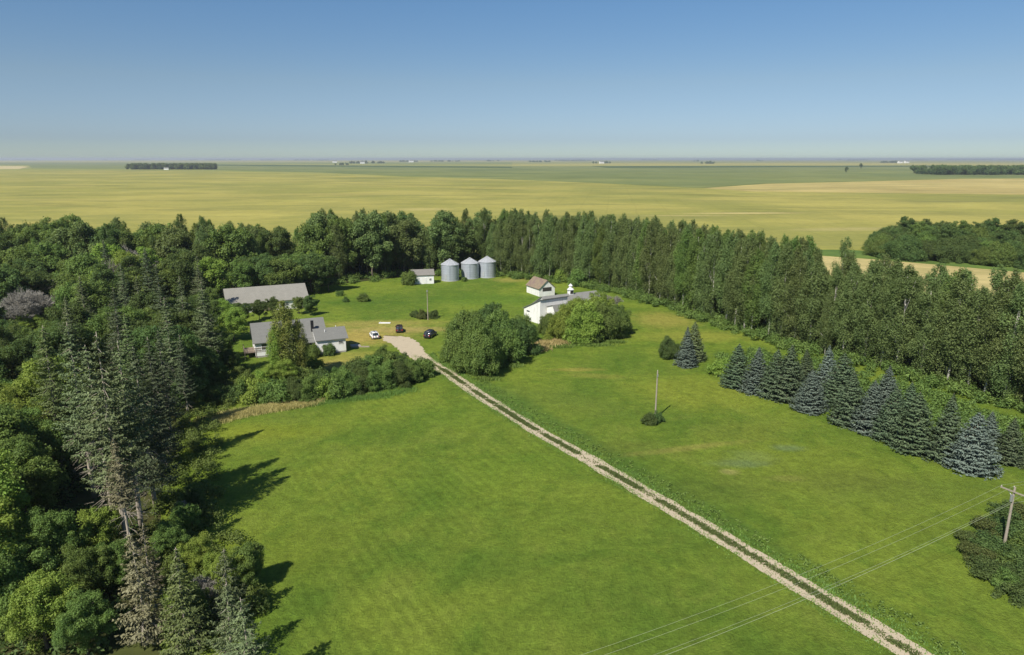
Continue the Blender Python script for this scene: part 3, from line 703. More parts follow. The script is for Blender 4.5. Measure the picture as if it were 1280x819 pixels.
# --- barn with cupola
ra = at(678,371.5,5.6); rb = at(744,364.0,5.6); dv = rb-ra; L = dv.length; ang = math.atan2(dv.y, dv.x); c = (ra+rb)/2
e = empty('cupola_barn', (c.x, c.y, 0), ang, 'white barn with long grey roof and small white roof cupola', 'barn')
WB = 8.4
gable_walls(L, WB, 3.2, 5.6).build('wall', M['white_boards'], e)
rf = gable_roof(L, WB, 3.2, 5.6, .35).build('roof', M['roof_barn'], e)
cu = MB().box(-.6,.6,-.6,.6,0,1.5); cx = -L/2 + L*.52
cu = shift(cu, cx, 0, 5.35).build('cupola', M['white_siding'], rf)
shift(MB().lathe([(1.0,0),(.95,.06),(.5,.45),(.42,.5),(.42,.95),(.62,1.0),(.58,1.08),(.04,1.65)], 12), cx, 0, 6.87).build('cupola_roof', M['trim'], cu)
MB().prism([(cx-.45,-.62,5.75),(cx+.45,-.62,5.75),(cx+.45,-.62,6.55),(cx-.45,-.62,6.55)], (0,-.03,0)).build('louvre', M['dark_open'], cu)
MB().box(-L/2-.05,-L/2-.003,-1.3,1.0,.05,2.4).build('door', M['dark_open'], e)
# wing: tall monopitch facade to the left front
fa = at(655,399); fb = at(675,405.5); d = (fb-fa); Wf = d.length; ang2 = math.atan2(d.y, d.x)
e2 = empty('lean_to_barn', (fa.x, fa.y, 0), ang2, 'white barn wing with slanted roof line left of the cupola barn', 'barn')
hl, hr = 3.1, 6.3; D = 9.0
MB().prism([(0,0,0),(Wf,0,0),(Wf,0,hr),(0,0,hl)], (0,D,0)).build('wall', M['white_boards'], e2)
sl = (hr-hl)/Wf
MB().prism([(-.35,-.3,hl-sl*.35+.04),(Wf+.35,-.3,hr+sl*.35+.04),(Wf+.35,-.3,hr+sl*.35+.18),(-.35,-.3,hl-sl*.35+.18)], (0,D+.6,0)).build('roof', M['roof_barn'], e2)
MB().box(1.3,2.6,-.045,-.003,2.4,2.75).build('window', M['glass'], e2)
MB().box(1.6,3.2,-.05,-.003,.05,2.0).build('door', M['trim'], e2)
MB().box(Wf+.003,Wf+.05,3,6,.05,2.6).build('door', M['dark_open'], e2)
# connecting bay with gable to the camera
p = at(683,398); e3 = e2
MB().prism([(Wf+.05,2.2,0),(Wf+3.6,2.2,0),(Wf+3.6,2.2,3.6),(Wf+2.6,2.2,5.2),(Wf+.05,2.2,4.4)], (0,6.5,0)).build('bay_wall', M['white_boards'], e2)
MB().box(Wf+.6,Wf+3.1,2.15,2.197,.05,2.5).build('bay_door', M['dark_open'], e2)
MB().prism([(Wf+.06,1.95,4.46),(Wf+2.6,1.95,5.26),(Wf+2.6,1.95,5.36),(Wf+.06,1.95,4.56)], (0,6.9,0)).prism([(Wf+2.61,1.95,5.25),(Wf+3.85,1.95,3.30),(Wf+3.85,1.95,3.42),(Wf+2.61,1.95,5.36)], (0,6.9,0)).build('bay_roof', M['roof_barn'], e2)

# ================================================================ VEHICLES
def paint(name, col): return plain(name, col, .28, var=.03, spec=.6)
M['paint_dark'] = paint('paint_dark', (.022,.022,.035)); M['paint_white'] = paint('paint_white', (.78,.78,.78)); M['paint_maroon'] = paint('paint_maroon', (.045,.022,.022))
M['rubber'] = plain('rubber', (.02,.02,.02), .9); M['rim'] = plain('rim', (.4,.4,.42), .35, metal=.6)
M['lamp_red'] = plain('lamp_red', (.35,.02,.02), .2); M['lamp_clear'] = plain('lamp_clear', (.75,.75,.72), .15)
def loft(sections):
    """sections along x: (x, list of (y,z) for the left half from bottom to top centre)"""
    mb = MB(); vs = []; n = len(sections[0][1])
    for x, pr in sections:
        vs += [(x, -y, z) for y, z in pr] + [(x, y, z) for y, z in pr[::-1]]
    m = 2*n; fs = [(i*m+k, i*m+(k+1) % m, (i+1)*m+(k+1) % m, (i+1)*m+k) for i in range(len(sections)-1) for k in range(m)]
    fs += [tuple(range(m))[::-1], tuple(range((len(sections)-1)*m, len(sections)*m))]
    return mb.add(vs, fs)
def car(loc, rz, pm, label, L=4.7, W=1.85, H=1.72, belt=1.02, boxy=1.0, cat='car', name='parked_car'):
    e = empty(name, loc, rz, label, cat); h = L/2; w_ = W/2; g = .24
    def low(k, b, wk=1): return [(w_*.86*wk, g), (w_*1.0*wk, g+.18), (w_*1.0*wk, b-.22), (w_*.93*wk, b), (w_*.5*wk, b+.03), (0, b+.04)]
    hood = belt-.08
    loft([(-h, low(0,belt-.35,.82)), (-h+.12, low(0,belt-.06,.95)), (-h+.6, low(0,belt)), (h*.3, low(0,belt)), (h*.45, low(0,hood)), (h-.35, low(0,hood-.1,.97)), (h-.08, low(0,hood-.2,.9)), (h, low(0,hood-.42,.8))]).build('body', pm, e, smooth=True)
    def cab(z, wk): return [(w_*.90, belt-.05), (w_*.90, belt-.02), (w_*(.90-.14*(z-belt)/(H-belt)), z-.06), (w_*wk, z), (w_*.3, z+.02), (0, z+.03)]
    xs = [(-h+.18, belt+.05), (-h+.55, H-.12), (-h+.9, H), (.2*h, H-.02), (.26*h, H-.08), (.5*h, belt+.02)]
    loft([(x, cab(z, .66)) for x, z in xs]).build('cabin_glass', M['glass'], e, smooth=True)
    loft([(x, [(w_*.70, H-.07), (w_*.72, H-.05), (w_*.70, H+.01), (w_*.5, H+.04), (w_*.3, H+.05), (0, H+.055)]) for x in (-h+.62, -h+.9, .2*h)]).build('roof', pm, e, smooth=True)
    for sy in (-1, 1):
        for xa, za, xb, zb in ((-h+.2,belt,-h+.62,H-.03), (-h*.25,belt,-h*.22,H-.03), (.15*h,belt,.12*h,H-.03), (.5*h,belt,.2*h,H-.05)):
            MB().tube([(xa, sy*w_*.91, za), (xb, sy*w_*.75, zb)], .045, 5).build('pillar', pm, e)
    for sx in (-h+.85, h-.9):
        for sy in (-1, 1):
            wh = link('wheel', None, e)
            ty = MB().tube([(0,-.11,0),(0,.11,0)], .34, 20); ty2 = ty.build('tyre', M['rubber'], wh, smooth=False)
            MB().tube([(0,-.125,0),(0,.125,0)], .20, 12).build('rim', M['rim'], wh)
            wh.location = (sx, sy*(w_-.1), .34)
    for sy in (-1, 1):
        MB().box(h-.20,h-.02,min(sy*w_*.5,sy*w_*.82),max(sy*w_*.5,sy*w_*.82),hood-.40,hood-.26).build('headlight', M['lamp_clear'], e)
        MB().box(-h-.01,-h+.15,min(sy*w_*.62,sy*w_*.86),max(sy*w_*.62,sy*w_*.86),belt-.36,belt-.08).build('tail_light', M['lamp_red'], e)
        MB().box(.36*h,.36*h+.14,min(sy*w_*.93,sy*(w_+.16)),max(sy*w_*.93,sy*(w_+.16)),belt,belt+.16).build('wing_mirror', pm, e)
    MB().box(-h-.05,-h+.1,-w_*.8,w_*.8,.32,.52).build('bumper', M['black_metal'], e); MB().box(h-.12,h+.05,-w_*.75,w_*.75,.3,.46).build('bumper', M['black_metal'], e)
    return e
p = at(537.5,422); car((p.x, p.y+.9, 0), R(74), M['paint_dark'], 'dark blue black SUV parked on the grass right of the gravel')
p = at(466.5,424); car((p.x, p.y+1.4, 0), R(112), M['paint_white'], 'white car parked left of the gravel near the house', 4.2, 1.75, 1.55, .95)
p = at(498,416); car((p.x, p.y+1.6, 0), R(100), M['paint_maroon'], 'dark maroon car parked at the far end of the gravel', 4.3, 1.78, 1.6, .98)
p = at(481,404); o = MB().box(-1.5,1.5,-.5,.5,.0,.12).box(-1.3,-1.1,-.5,.5,.121,.2).build('board_pile', M['trim'], None, (p.x,p.y,0)); tag(o, 'pale flat boards lying on grass behind the gravel', 'boards')
p = at(455,434); o = MB().box(-1.3,1.3,-.14,.14,0,.14).box(-1.1,1.2,-.10,.12,.141,.26).build('timber_beam', M['straw'] if False else M['pole_wood'], None, (p.x,p.y,0)); tag(o, 'pale timber beam lying on the grass right of the farmhouse', 'beam')

# ================================================================ POLES AND WIRES
def pole(u, v, vt, label, r0=.15):
    p = at(u, v); h = height_at(p, vt)
    e = empty('utility_pole', p, 0, label, 'utility pole')
    MB().tube([(0,0,-.1),(0,0,h*.5),(0,0,h)], [r0, r0*.86, r0*.7], 10).build('shaft', M['pole_wood'], e)
    return e, p, h
e, p, h = pole(535,400,362.5,'slender wooden pole above the dark bush in the yard', .14)
MB().box(-.15,.15,-.3,0,h-.5,h-.1).build('lamp_housing', M['rim'], e)
e, p, h = pole(819,523,464,'lone wooden pole standing on the open lawn', .15)
MB().box(-.11,.11,-.25,-.1,h-.9,h-.5).build('meter_box', M['rim'], e); MB().lathe([(.04,h),(.06,h+.12),(.03,h+.2)], 8).build('insulator', M['ceramic'], e)
e, p, h = pole(1254,688,609,'wooden power pole with crossarm beside the dark shrubs', .16)
WD = Vector((-48.3,-23.6,0)).normalized(); WN = Vector((-WD.y, WD.x, 0))
arm = MB(); q = WN
arm.prism([tuple(q*-1.3 + WD*-.06 + Vector((0,0,h-.55))), tuple(q*1.3 + WD*-.06 + Vector((0,0,h-.55))), tuple(q*1.3 + WD*.06 + Vector((0,0,h-.55))), tuple(q*-1.3 + WD*.06 + Vector((0,0,h-.55)))], (0,0,.13))
arm = arm.build('crossarm', M['pole_wood'], e, loc=(WD.x*.2, WD.y*.2, 0))
MB().tube([tuple(q*.8+Vector((0,0,h-.5))), tuple(Vector((0,0,h-1.2)))], .025, 5).tube([tuple(q*-.8+Vector((0,0,h-.5))), tuple(Vector((0,0,h-1.2)))], .025, 5).build('brace', M['rim'], e)
att = []
for s_ in (-1.2, 0, 1.2):
    b_ = q*s_ + WD*.2 + Vector((0,0,h-.42 if s_ else h-.0))
    MB().lathe([(.03,0),(.06,.05),(.05,.14),(.02,.2)], 8, tuple(b_)).build('insulator', M['ceramic'], e); att.append(p + b_ + Vector((0,0,.17)))
att.append(p + Vector((WD.x*.2, WD.y*.2, h-1.9)))
MB().tube([(WD.x*.3,WD.y*.3,h-1.6),(WD.x*.3,WD.y*.3,h-.9)], .16, 12).build('transformer', M['rim'], e)
names = ['far', 'middle', 'near', 'lowest']
for k, a_ in enumerate(att):
    mb = MB(); rad = .0075 if k < 3 else .011
    for dr_, span in ((WD, 92), (-WD, 80)):
        mb.tube([a_ + dr_*span*(j/20) - Vector((0,0, 4*2.6*(j/20)*(1-j/20))) for j in range(21)], rad, 5)
    o = mb.build('power_line', M['wire']); tag(o, ['overhead wire on the crossarm end nearest the driveway', 'overhead wire on the very top of the power pole', 'overhead wire on the crossarm end nearest the shrubs', 'thicker overhead cable strung below the crossarm'][k], 'power line', 'wires of the power line')
# next pole of the line, before the camera, just outside the picture
np_ = p + WD*92
e = empty('utility_pole', (np_.x, np_.y, 0), 0, 'wooden power pole at the near end of the wires', 'utility pole')
MB().tube([(0,0,-.1),(0,0,4),(0,0,h)], [.16,.14,.11], 10).build('shaft', M['pole_wood'], e)
o = link('crossarm', arm.data, e); o.location = (WD.x*.2, WD.y*.2, 0)

# ================================================================ TREES
# --- lawn spruces in the row (base pixel, top row, kind)
ROW = [(925,486,429,'green'),(948,493,433,'blue'),(970,499,436,'green'),(987,502,431,'green'),(1016,517,461,'blue'),(1037,494,431,'blue'),
       (1056,510,441,'green'),(1064,534,464,'green'),(1092,543,475,'blue'),(1113,512,457,'blue'),(1119,554,483,'green'),(1141,542,477,'green'),
       (1150,567,490,'dark'),(1189,580,492,'green'),(1222,592,514,'blue'),(1243,574,514,'blue'),(1271,584,523,'dark'),(1010,480,436,'dark')]
ORD = ['first','second','third','fourth','fifth','sixth','seventh','eighth','ninth','tenth','eleventh','twelfth','thirteenth','fourteenth','fifteenth','sixteenth','seventeenth','eighteenth']
order = sorted(range(len(ROW)), key=lambda i: ROW[i][0])
for rank, i in enumerate(order):
    u, v, vt, k = ROW[i]; p = at(u, v); p.y += 1.6; h = height_at(p, vt)
    ad = {'green':'dark green','blue':'silvery blue','dark':'very dark'}[k]
    plant('spr%d' % (i % 4), p, h, 10, {'green':'needle_lawn','blue':'needle_blue','dark':'needle_dark'}[k], '%s spruce, %s from the left in the lawn row' % (ad, ORD[rank]), 'spruce tree', 'spruces in the row on the right lawn', 'spruce_tree', sx=1.20 + .12*math.sin(i*2.3))
p = at(859,460); plant('spr1', (p.x,p.y+1.5), height_at(p,410), 10, 'needle_blue', 'blue green spruce, front one of the pair on the lawn', 'spruce tree', None, 'spruce_tree')
p = at(866,455); plant('spr2', (p.x+.6,p.y+2.8), height_at(p,406), 10, 'needle_green', 'darker spruce, rear one of the pair on the lawn', 'spruce tree', None, 'spruce_tree')
p = at(837,450); plant('bush1', (p.x,p.y+1.3), 4.3, 6.4, 'leaf_dark', 'small round green tree left of the spruce pair', 'tree', None, 'broadleaf_tree', sx=.72)
p = at(905,470); plant('shrub1', (p.x,p.y+1), 3.2, 2.6, 'leaf_bright', 'loose light green bush left of the spruce row', 'bush', None, 'shrub', sx=.9)

# --- poplar belt
front = [at(u, v) for u, v in ((622,346),(665,350),(720,357),(775,368),(820,382),(870,398),(920,415),(975,432),(1030,447),(1090,462),(1150,478),(1210,497),(1290,520),(1400,552))]
FR = resample(catmull(front, 8), 4.1); nF = len(FR)
r = random.Random(77)
U1 = ['','first','second','third','fourth','fifth','sixth','seventh','eighth','ninth','tenth','eleventh','twelfth','thirteenth','fourteenth','fifteenth','sixteenth','seventeenth','eighteenth','nineteenth']
def ordinal(n):
    if n < 20: return U1[n]
    t_ = {2:'twent',3:'thirt',4:'fort',5:'fift',6:'sixt',7:'sevent'}[n//10]
    return t_ + 'ieth' if n % 10 == 0 else t_ + 'y ' + U1[n % 10]
for row in range(4):
    nrow = 0
    for i, p in enumerate(FR):
        d = (FR[min(i+1,nF-1)] - FR[max(i-1,0)]).normalized(); q = Vector((-d.y, d.x, 0)); q = q if q.y > 0 else -q
        s = i/nF; right = p.x > 62
        if row == 3 and right and r.random() < .5: continue
        if right and row and r.random() < .12: continue
        pp = p + q*(2.5 + row*5.2 + r.uniform(-.8,.8)) + d*(r.uniform(-.9,.9) + (2 if row % 2 else 0))
        u_ = 640 + pp.x/(pp.y*cp + 30*sp_)*F
        if u_ > 1420: continue
        h = r.uniform(20.0,24.0) if not right else r.uniform(18,22.5)
        if 1026 < u_ < 1044 or 1072 < u_ < 1082: h *= .72
        k = r.randrange(6); nrow += 1; st = 0 if p.y > 205 else (1 if p.x < 62 else 2)
        where = ['behind the barns', 'right of the barns', 'behind the spruce row'][st]
        plant('pop%d' % k, pp, h, PH[k], 'leaf_poplar' if r.random() > .12 else 'leaf_mid',
              '%s poplar from the left in the %s of the long shelterbelt' % (ordinal(nrow), ['front row','second row','third row','back row'][row]), 'poplar tree',
              '%s poplars %s' % (['front row','second row','third row','back row'][row], where), 'poplar_tree', r=r, sx=.95 if not right else 1.12)
# --- back wood: behind yard, from bins to the far left
def woods(poly, spacing, seed, keys, hs_, hr, mats, label, group, name='broadleaf_tree', cat='tree', avoid=(), sx=1.0):
    rr_ = random.Random(seed); n = 0
    for pnt in scatter(poly, spacing, seed, avoid):
        k = rr_.randrange(len(keys)); h = rr_.uniform(*hr); m = rr_.choice(mats)
        ad = {'leaf_mid':'mid green','leaf_dark':'dark green','leaf_bright':'light green','leaf_poplar':'grey green'}[m]; hh_ = (h-hr[0])/(hr[1]-hr[0])
        sz_ = 'low' if hh_ < .34 else ('middling' if hh_ < .67 else 'tall')
        plant(keys[k], pnt, h, hs_[k], m, '%s %s %s' % (sz_, ad, label), cat, '%s %s %s' % (sz_, ad, group), name, r=rr_, sx=sx*rr_.uniform(.9,1.15)*(hs_[k]/h)**.35); n += 1
    return n
cnt = {}
mixK = ['far%d' % i for i in range(6)] + ['pop%d' % i for i in range(6)]; MH = FH + PH
farK = ['far%d' % i for i in range(6)]; nearK = ['near%d' % i for i in range(5)]
cnt['A'] = woods([(-62,236),(-42,252),(-14,260),(-4,256),(8,266),(-6,278),(-70,270),(-70,240)], 6.2, 1, mixK, MH, (16,24), ['leaf_mid','leaf_poplar','leaf_dark','leaf_poplar'],
      'tree in the wood directly behind the bins and yard', 'trees in the wood behind the yard')
cnt['B'] = woods([(-70,240),(-70,262),(-198,262),(-186,228),(-150,222),(-92,222)], 8.2, 2, mixK, MH, (15,22.5), ['leaf_mid','leaf_mid','leaf_dark','leaf_poplar'],
      'tree at the far edge of the left wood by the wheat', 'trees along the far edge of the left wood')
cnt['C'] = woods([(-92,222),(-62,236),(-58,216),(-84,206)], 6, 3, farK, FH, (10,14), ['leaf_mid','leaf_bright','leaf_dark'],
      'tree just behind the long grey roofed barn', 'trees just behind the long barn')
cnt['D'] = woods([(-92,221),(-150,221),(-175,190),(-150,160),(-100,160),(-88,190)], 9.0, 4, farK, FH, (12,17), ['leaf_mid','leaf_dark','leaf_mid','leaf_bright','leaf_dark'],
      'tree in the middle of the left wood beyond the bare trees', 'trees in the middle of the left wood', avoid=[(-122,166,13),(-140,196,12),(-104,175,6)])
cnt['E'] = woods([(-72,158),(-100,158),(-135,158),(-112,120),(-90,110),(-66,128)], 8.0, 5, nearK, NH, (10,14), ['leaf_dark','leaf_dark','leaf_mid','leaf_dark'],
      'broadleaf tree in the left wood beside the house garden', 'trees beside the house garden', avoid=[(-120,152,20),(-101,146,10)])
cnt['F'] = woods([(-64,104),(-90,108),(-66,66),(-44,44),(-52,66),(-60,84)], 6.6, 6, nearK, NH, (9,12.5), ['leaf_mid','leaf_bright','leaf_mid'],
      'bushy tree at the left edge of the near wood', 'bushy trees at the left edge of the near wood')
print('woods', cnt)
# --- spruces inside the wood (far and middle ones)
r = random.Random(9)
SP = [(128,300),(150,330),(170,345),(196,330),(225,345),(245,320),(140,360),(205,372),(100,345),(180,310),(252,352),(80,372)]
for i, (u, vt) in enumerate(SP):
    h = r.uniform(17,21); p = at(u, vt, h)
    plant('tall%d' % (i % 5), p, h, 24, 'needle_green' if i % 3 else 'needle_dark', '%s spruce, %s from the left above the middle of the left wood' % ('grey green' if i % 3 else 'very dark', ORD[sorted(x[0] for x in SP).index(u)]), 'spruce tree', 'spruces in the middle of the left wood', 'spruce_tree', r=r, sx=.95)
# --- big near spruces (base pixel)
NEAR = [(160,690,25,'needle_green',0,'tall spruce with the longest bare grey trunk above the brown conifer'),
        (178,668,23,'needle_green',5,'thin high crowned spruce with bare pale trunk right of the longest one'),
        (143,655,22,'needle_green',5,'thin high crowned spruce with bare pale trunk left of the longest one'),
        (168,715,15,'needle_brown',5,'half dead spruce with brown top behind the brown conifer'),
        (118,622,23,'needle_green',2,'tall spruce with bare lower trunk left of the longest trunk'),
        (80,585,20.5,'needle_lime',4,'leaning tall spruce at the left edge of the spruce stand'),
        (195,640,21,'needle_dark',1,'dark spruce closest to the lawn, casting the nearest long shadow'),
        (205,585,19,'needle_dark',3,'dark spruce casting the middle long shadow on the lawn'),
        (214,545,17,'needle_dark',1,'dark spruce casting the farthest long shadow on the lawn'),
        (172,520,17.5,'needle_lime',1,'yellow tipped spruce standing behind the near spruce stand'),
        (235,520,14,'needle_dark',4,'shorter dark spruce next to the straw coloured grass'),
        (186,560,14,'needle_lime',4,'short yellow green spruce between the taller dark spruces')]
for i, (u, v, h, m, k, lb) in enumerate(NEAR):
    lb = lb.replace(' with many cones', ' and left of the garden') 
    p = at(u, v); plant('tall%d' % k, p, h, 24, m, lb, 'spruce tree', None, 'spruce_tree', r=r, sx=.92)
plant('brown0', (-32.5,53.5), 11.0, 11, None, 'dying brown conifer in the lower left corner of the wood', 'conifer', None, 'spruce_tree')
plant('brown1', (-35.5,60.0), 8.0, 12, None, 'thin brown conifer just behind the dying brown one', 'conifer', None, 'spruce_tree')
plant('lime0', (-28.5,52.5), 10.0, 12, None, 'yellow green spruce right of the dying brown conifer', 'spruce tree', None, 'spruce_tree')
plant('lime1', (-26.0,55.5), 8.0, 12, None, 'dark green young spruce right of the yellow green one', 'spruce tree', None, 'spruce_tree')
plant('lime1', (-23.8,50.5), 8.0, 12, None, 'young spruce at the bottom edge casting a spiky shadow', 'spruce tree', None, 'spruce_tree')
plant('lime1', (-20.5,46.5), 9.5, 12, None, 'young spruce just below the bottom edge casting the rightmost shadow', 'spruce tree', None, 'spruce_tree')
for i, (u, v, h, k, m, lb) in enumerate([
        (285,748,5.2,'near0','leaf_bright','bright green bushy tree reaching out onto the near lawn'),
        (250,722,4.8,'near1','leaf_bright','light green bush left of the lawn tree'),
        (308,736,4.9,'near2','leaf_mid','darker bush at the tip of the bright tree'),
        (245,790,4.8,'near3','leaf_mid','green bush at the lower edge right of the young spruces'),
        (232,670,4.0,'near4','leaf_mid','grey green bush at the foot of the dark spruces'),
        (240,640,3.4,'near0','leaf_dark','dark low bush under the nearest long shadow'),
        (215,700,4.4,'near2','leaf_mid','round bush beside the dead grey snag'),
        (150,740,5.5,'near3','leaf_mid','mid green tree left of the dying conifer'),
        (110,760,6.5,'near1','leaf_mid','green tree above the lower left corner'),
        (130,700,6.0,'near4','leaf_bright','light green tree under the bare trunks'),
        (60,810,7.0,'near2','leaf_bright','bright green tree in the lower left corner'),
        (20,790,8.5,'near0','leaf_mid','green tree at the left picture edge near the bottom'),
        (110,819,6.0,'near1','leaf_mid','low green tree at the bottom edge left of the brown conifer'),
        (70,730,8.0,'near3','leaf_mid','green tree with dark hollow left of the bare trunks')]):
    p = at(u, v); kk = int(k[-1]); plant(k, p, h, NH[kk], m, lb, 'tree' if h > 4.5 else 'bush', None, 'broadleaf_tree' if h > 4.5 else 'shrub', r=r, sx=.95)
# --- bare grey trees
woods([(-104,132),(-136,140),(-150,160),(-120,168),(-100,152)], 6.5, 15, nearK, NH, (3.5,5.5), ['leaf_dark','leaf_mid','leaf_bright'],
      'bush in front of the bare grey trees at the left', 'bushes before the bare grey trees', 'shrub', 'bush')
def bare(loc, h, k, label, rz):
    e = empty('bare_tree', (loc[0], loc[1], 0), rz, label, 'bare tree'); o = link('branches', BARE[k], e); s = h/8.5; o.scale = (s*1.1, s*1.1, s)
for i, (u, v, h, lb) in enumerate([(42,412,13,'bare grey tree just right of the forked pale one'),(16,395,13,'tall bare grey tree behind the left edge ones'),(74,398,10,'low bare grey tree at the right of the dead patch'),(30,418,13,'bare grey tree with forked pale trunk at the left edge'), (50,405,11,'bare grey tree behind the forked one'), (8,405,12,'bare grey tree cut by the left picture edge'),
        (20,380,12,'bare tree farther back in the dead patch'), (60,385,11,'small bare tree right of the dead patch'), (165,370,18,'bare grey tree among the middle spruces'), (185,372,17,'second bare grey tree among the middle spruces'), (150,380,16,'leftmost bare tree among the middle spruces'),
        (762,388,5.5,'bare brown bush right of the cupola barn'), (752,384,5.0,'bare brown bush touching the barn roof end'), (228,655,3.6,'dead grey snag at the wood edge by the shadow'), (262,760,4.2,'leafless grey bush between the bright bushes'), (772,386,5.0,'bare brown bush farthest right of the barn')]):
    bare(at(u, v), h, i % 2, lb, i*1.3)
# --- house garden trees
def T(key, u, v, h, bh, m, lb, name='broadleaf_tree', cat='tree', sx=1.0, dy=1.5): p = at(u, v); return plant(key, (p.x, p.y+dy), h, bh, m, lb, cat, None, name, r=r, sx=sx)
rs.seed(7)
proto('birch', crown_poplar(17, 3.0, 1.0, 99, .26, 26, 80), 'leaf_birch', 'bark_white')
T('birch', 357, 478, 15.5, 17, 'leaf_birch', 'yellowish birch with white stems in front of the farmhouse', sx=1.1)
T('birch', 374, 477, 12, 17, 'leaf_birch', 'lower yellowish birch stem right of the tall one', sx=.85)
T('birch', 345, 481, 11, 17, 'leaf_bright', 'lower light green birch left of the tall one', sx=.9)
T('near1', 352, 488, 5.6, 12.5, 'leaf_bright', 'light green bushy tree round the foot of the birch', sx=1.3)
T('near2', 290, 428, 8, 10, 'leaf_bright', 'bright green round tree left of the farmhouse gable')
T('near4', 276, 412, 7.5, 9.5, 'leaf_bright', 'bright green tree behind the round garden tree')
T('near0', 322, 402, 5.6, 11, 'leaf_dark', 'dark tree between barn roof and farmhouse gable')
T('near1', 340, 396, 5.2, 12.5, 'leaf_dark', 'dark tree in front of the barn roof centre')
T('near3', 386, 396, 5.6, 13, 'leaf_dark', 'dark tree at the right front corner of the long barn')
T('near4', 372, 394, 4.8, 9.5, 'leaf_mid', 'green tree between the farmhouse roof and barn roof')
T('near0', 300, 408, 6.0, 11, 'leaf_dark', 'dark tree at the left front of the long barn')
T('near2', 390, 362, 8, 10, 'leaf_dark', 'dark tree behind the right end of the long barn')
T('near0', 205, 505, 14, 11, 'leaf_dark', 'large dark tree behind the spruce that casts the far shadow')
T('near2', 165, 478, 13, 10, 'leaf_dark', 'large dark tree deep in the left wood behind the spruces')
T('near4', 222, 470, 13, 9.5, 'leaf_dark', 'wide dark tree at the left of the house garden')
T('near1', 250, 430, 11, 12.5, 'leaf_dark', 'large dark tree at the garden edge of the wood')
T('near3', 225, 440, 12, 13, 'leaf_dark', 'large dark tree left of the garden lawn')
T('near0', 258, 402, 9, 11, 'leaf_mid', 'green tree at the left end of the long barn')
T('shrub0', 413, 443, 2.5, 3.0, 'leaf_dark', 'round dark bush against the white farmhouse wall', 'shrub', 'bush', .7, -.6)
T('shrub1', 391, 446, 2.6, 2.6, 'leaf_mid', 'low green bush at the porch corner', 'shrub', 'bush', .8, 0)
for i, (u, v, h, k) in enumerate([(238,500,8.5,0),(252,486,8,2),(232,478,9,1),(262,468,7.5,3),(248,462,9,4),(272,452,6.5,2),(228,520,6.5,4),(284,470,5,0),(268,486,5,1)]):
    T('near%d' % k, u, v, h, NH[k], ['leaf_dark','leaf_dark','leaf_mid'][i % 3], ['dark tree behind the straw coloured grass','dark tree behind the left hedge end','dark tree between the spruces and garden','tree at the left corner of the garden','tall dark tree left of the garden','green tree below the bright garden tree','low dark tree at the lawn corner of the wood','small dark tree on the garden side of the hedge','small green tree behind the left hedge bushes'][i])
# hedge in front of the garden
hedge = [(268,500,3.0),(285,503,3.4),(300,500,4.0),(318,498,4.2),(335,502,4.0),(352,500,4.6),(370,500,5.0),(388,499,5.0),(404,497,4.2),(420,494,4.8),(436,492,5.0),(452,488,5.2),(468,486,5.2),(484,482,5.4),(500,480,5.4),(515,476,5.0),(527,470,4.2),
         (310,482,3.6),(330,486,4.6),(352,482,4.6),(376,482,5),(400,480,4.2),(425,476,3.8),(447,470,4.6),(465,466,5.0),(482,462,5.2),(500,462,4.6),(300,468,2.6),(392,466,4),(372,462,4.5),(478,448,3.6)]
for i, (u, v, h) in enumerate(hedge):
    h *= .82 - (.12 if i >= 17 else 0)
    m = ['leaf_mid','leaf_dark','leaf_mid','leaf_bright','leaf_mid'][i % 5] if u < 410 else ['leaf_mid','leaf_mid','leaf_dark'][i % 3]
    rowname = 'front' if i < 17 else 'rear'
    T('shrub%d' % (i % 4) if h < 4 else 'bush%d' % (i % 3), u, v, h, ([3.0,2.6,3.4,2.4][i % 4] if h < 4 else [7.2,6.4,6.8][i % 3]), m,
      '%s bush, %s one from the left in the %s of the garden hedge' % ({'leaf_mid':'green','leaf_dark':'dark green','leaf_bright':'light green'}[m], (ORD[i] if i < 17 else ORD[i-17]), rowname), 'shrub', 'bush', sx=.85, dy=0)['group'] = 'bushes of the hedge before the garden'
# big bush clusters by the driveway and barns
for i, (u, v, h, k, m, lb) in enumerate([
        (600,470,10.5,'bush0','leaf_mid','large green tree nearest the driveway in the yard cluster'), (585,450,11,'bush2','leaf_mid','large dark tree at the left of the yard cluster'),
        (625,455,10,'bush1','leaf_mid','large tree in the middle of the yard cluster'), (645,446,8.5,'bush2','leaf_dark','dark tree at the right of the yard cluster'),
        (612,436,10,'bush0','leaf_dark','tree at the back of the yard cluster'), (655,432,6.5,'bush1','leaf_mid','lower bush between yard cluster and barn'),
        (705,428,9,'bush0','leaf_bright','light green tree hiding the left of the barn'), (730,430,10,'bush1','leaf_bright','light green tree hiding the middle of the barn'),
        (755,426,10,'bush2','leaf_mid','green tree before the right end of the barn'), (772,421,8,'bush0','leaf_mid','dark green tree at the right end of the barn cluster'),
        (690,420,6.0,'bush2','leaf_mid','low green bush below the white barn wall'), (722,416,9.5,'bush2','leaf_bright','light green tree behind the barn cluster front'),
        (748,413,10,'bush0','leaf_bright','tallest light green tree against the barn roof')]):
    kk = int(k[-1]); h *= .86 if u > 680 else .95; T(k, u, v, h, [7.2,6.4,6.8][kk], m, lb, 'broadleaf_tree', 'tree', sx=.70 if u < 680 else .72, dy=2.0)
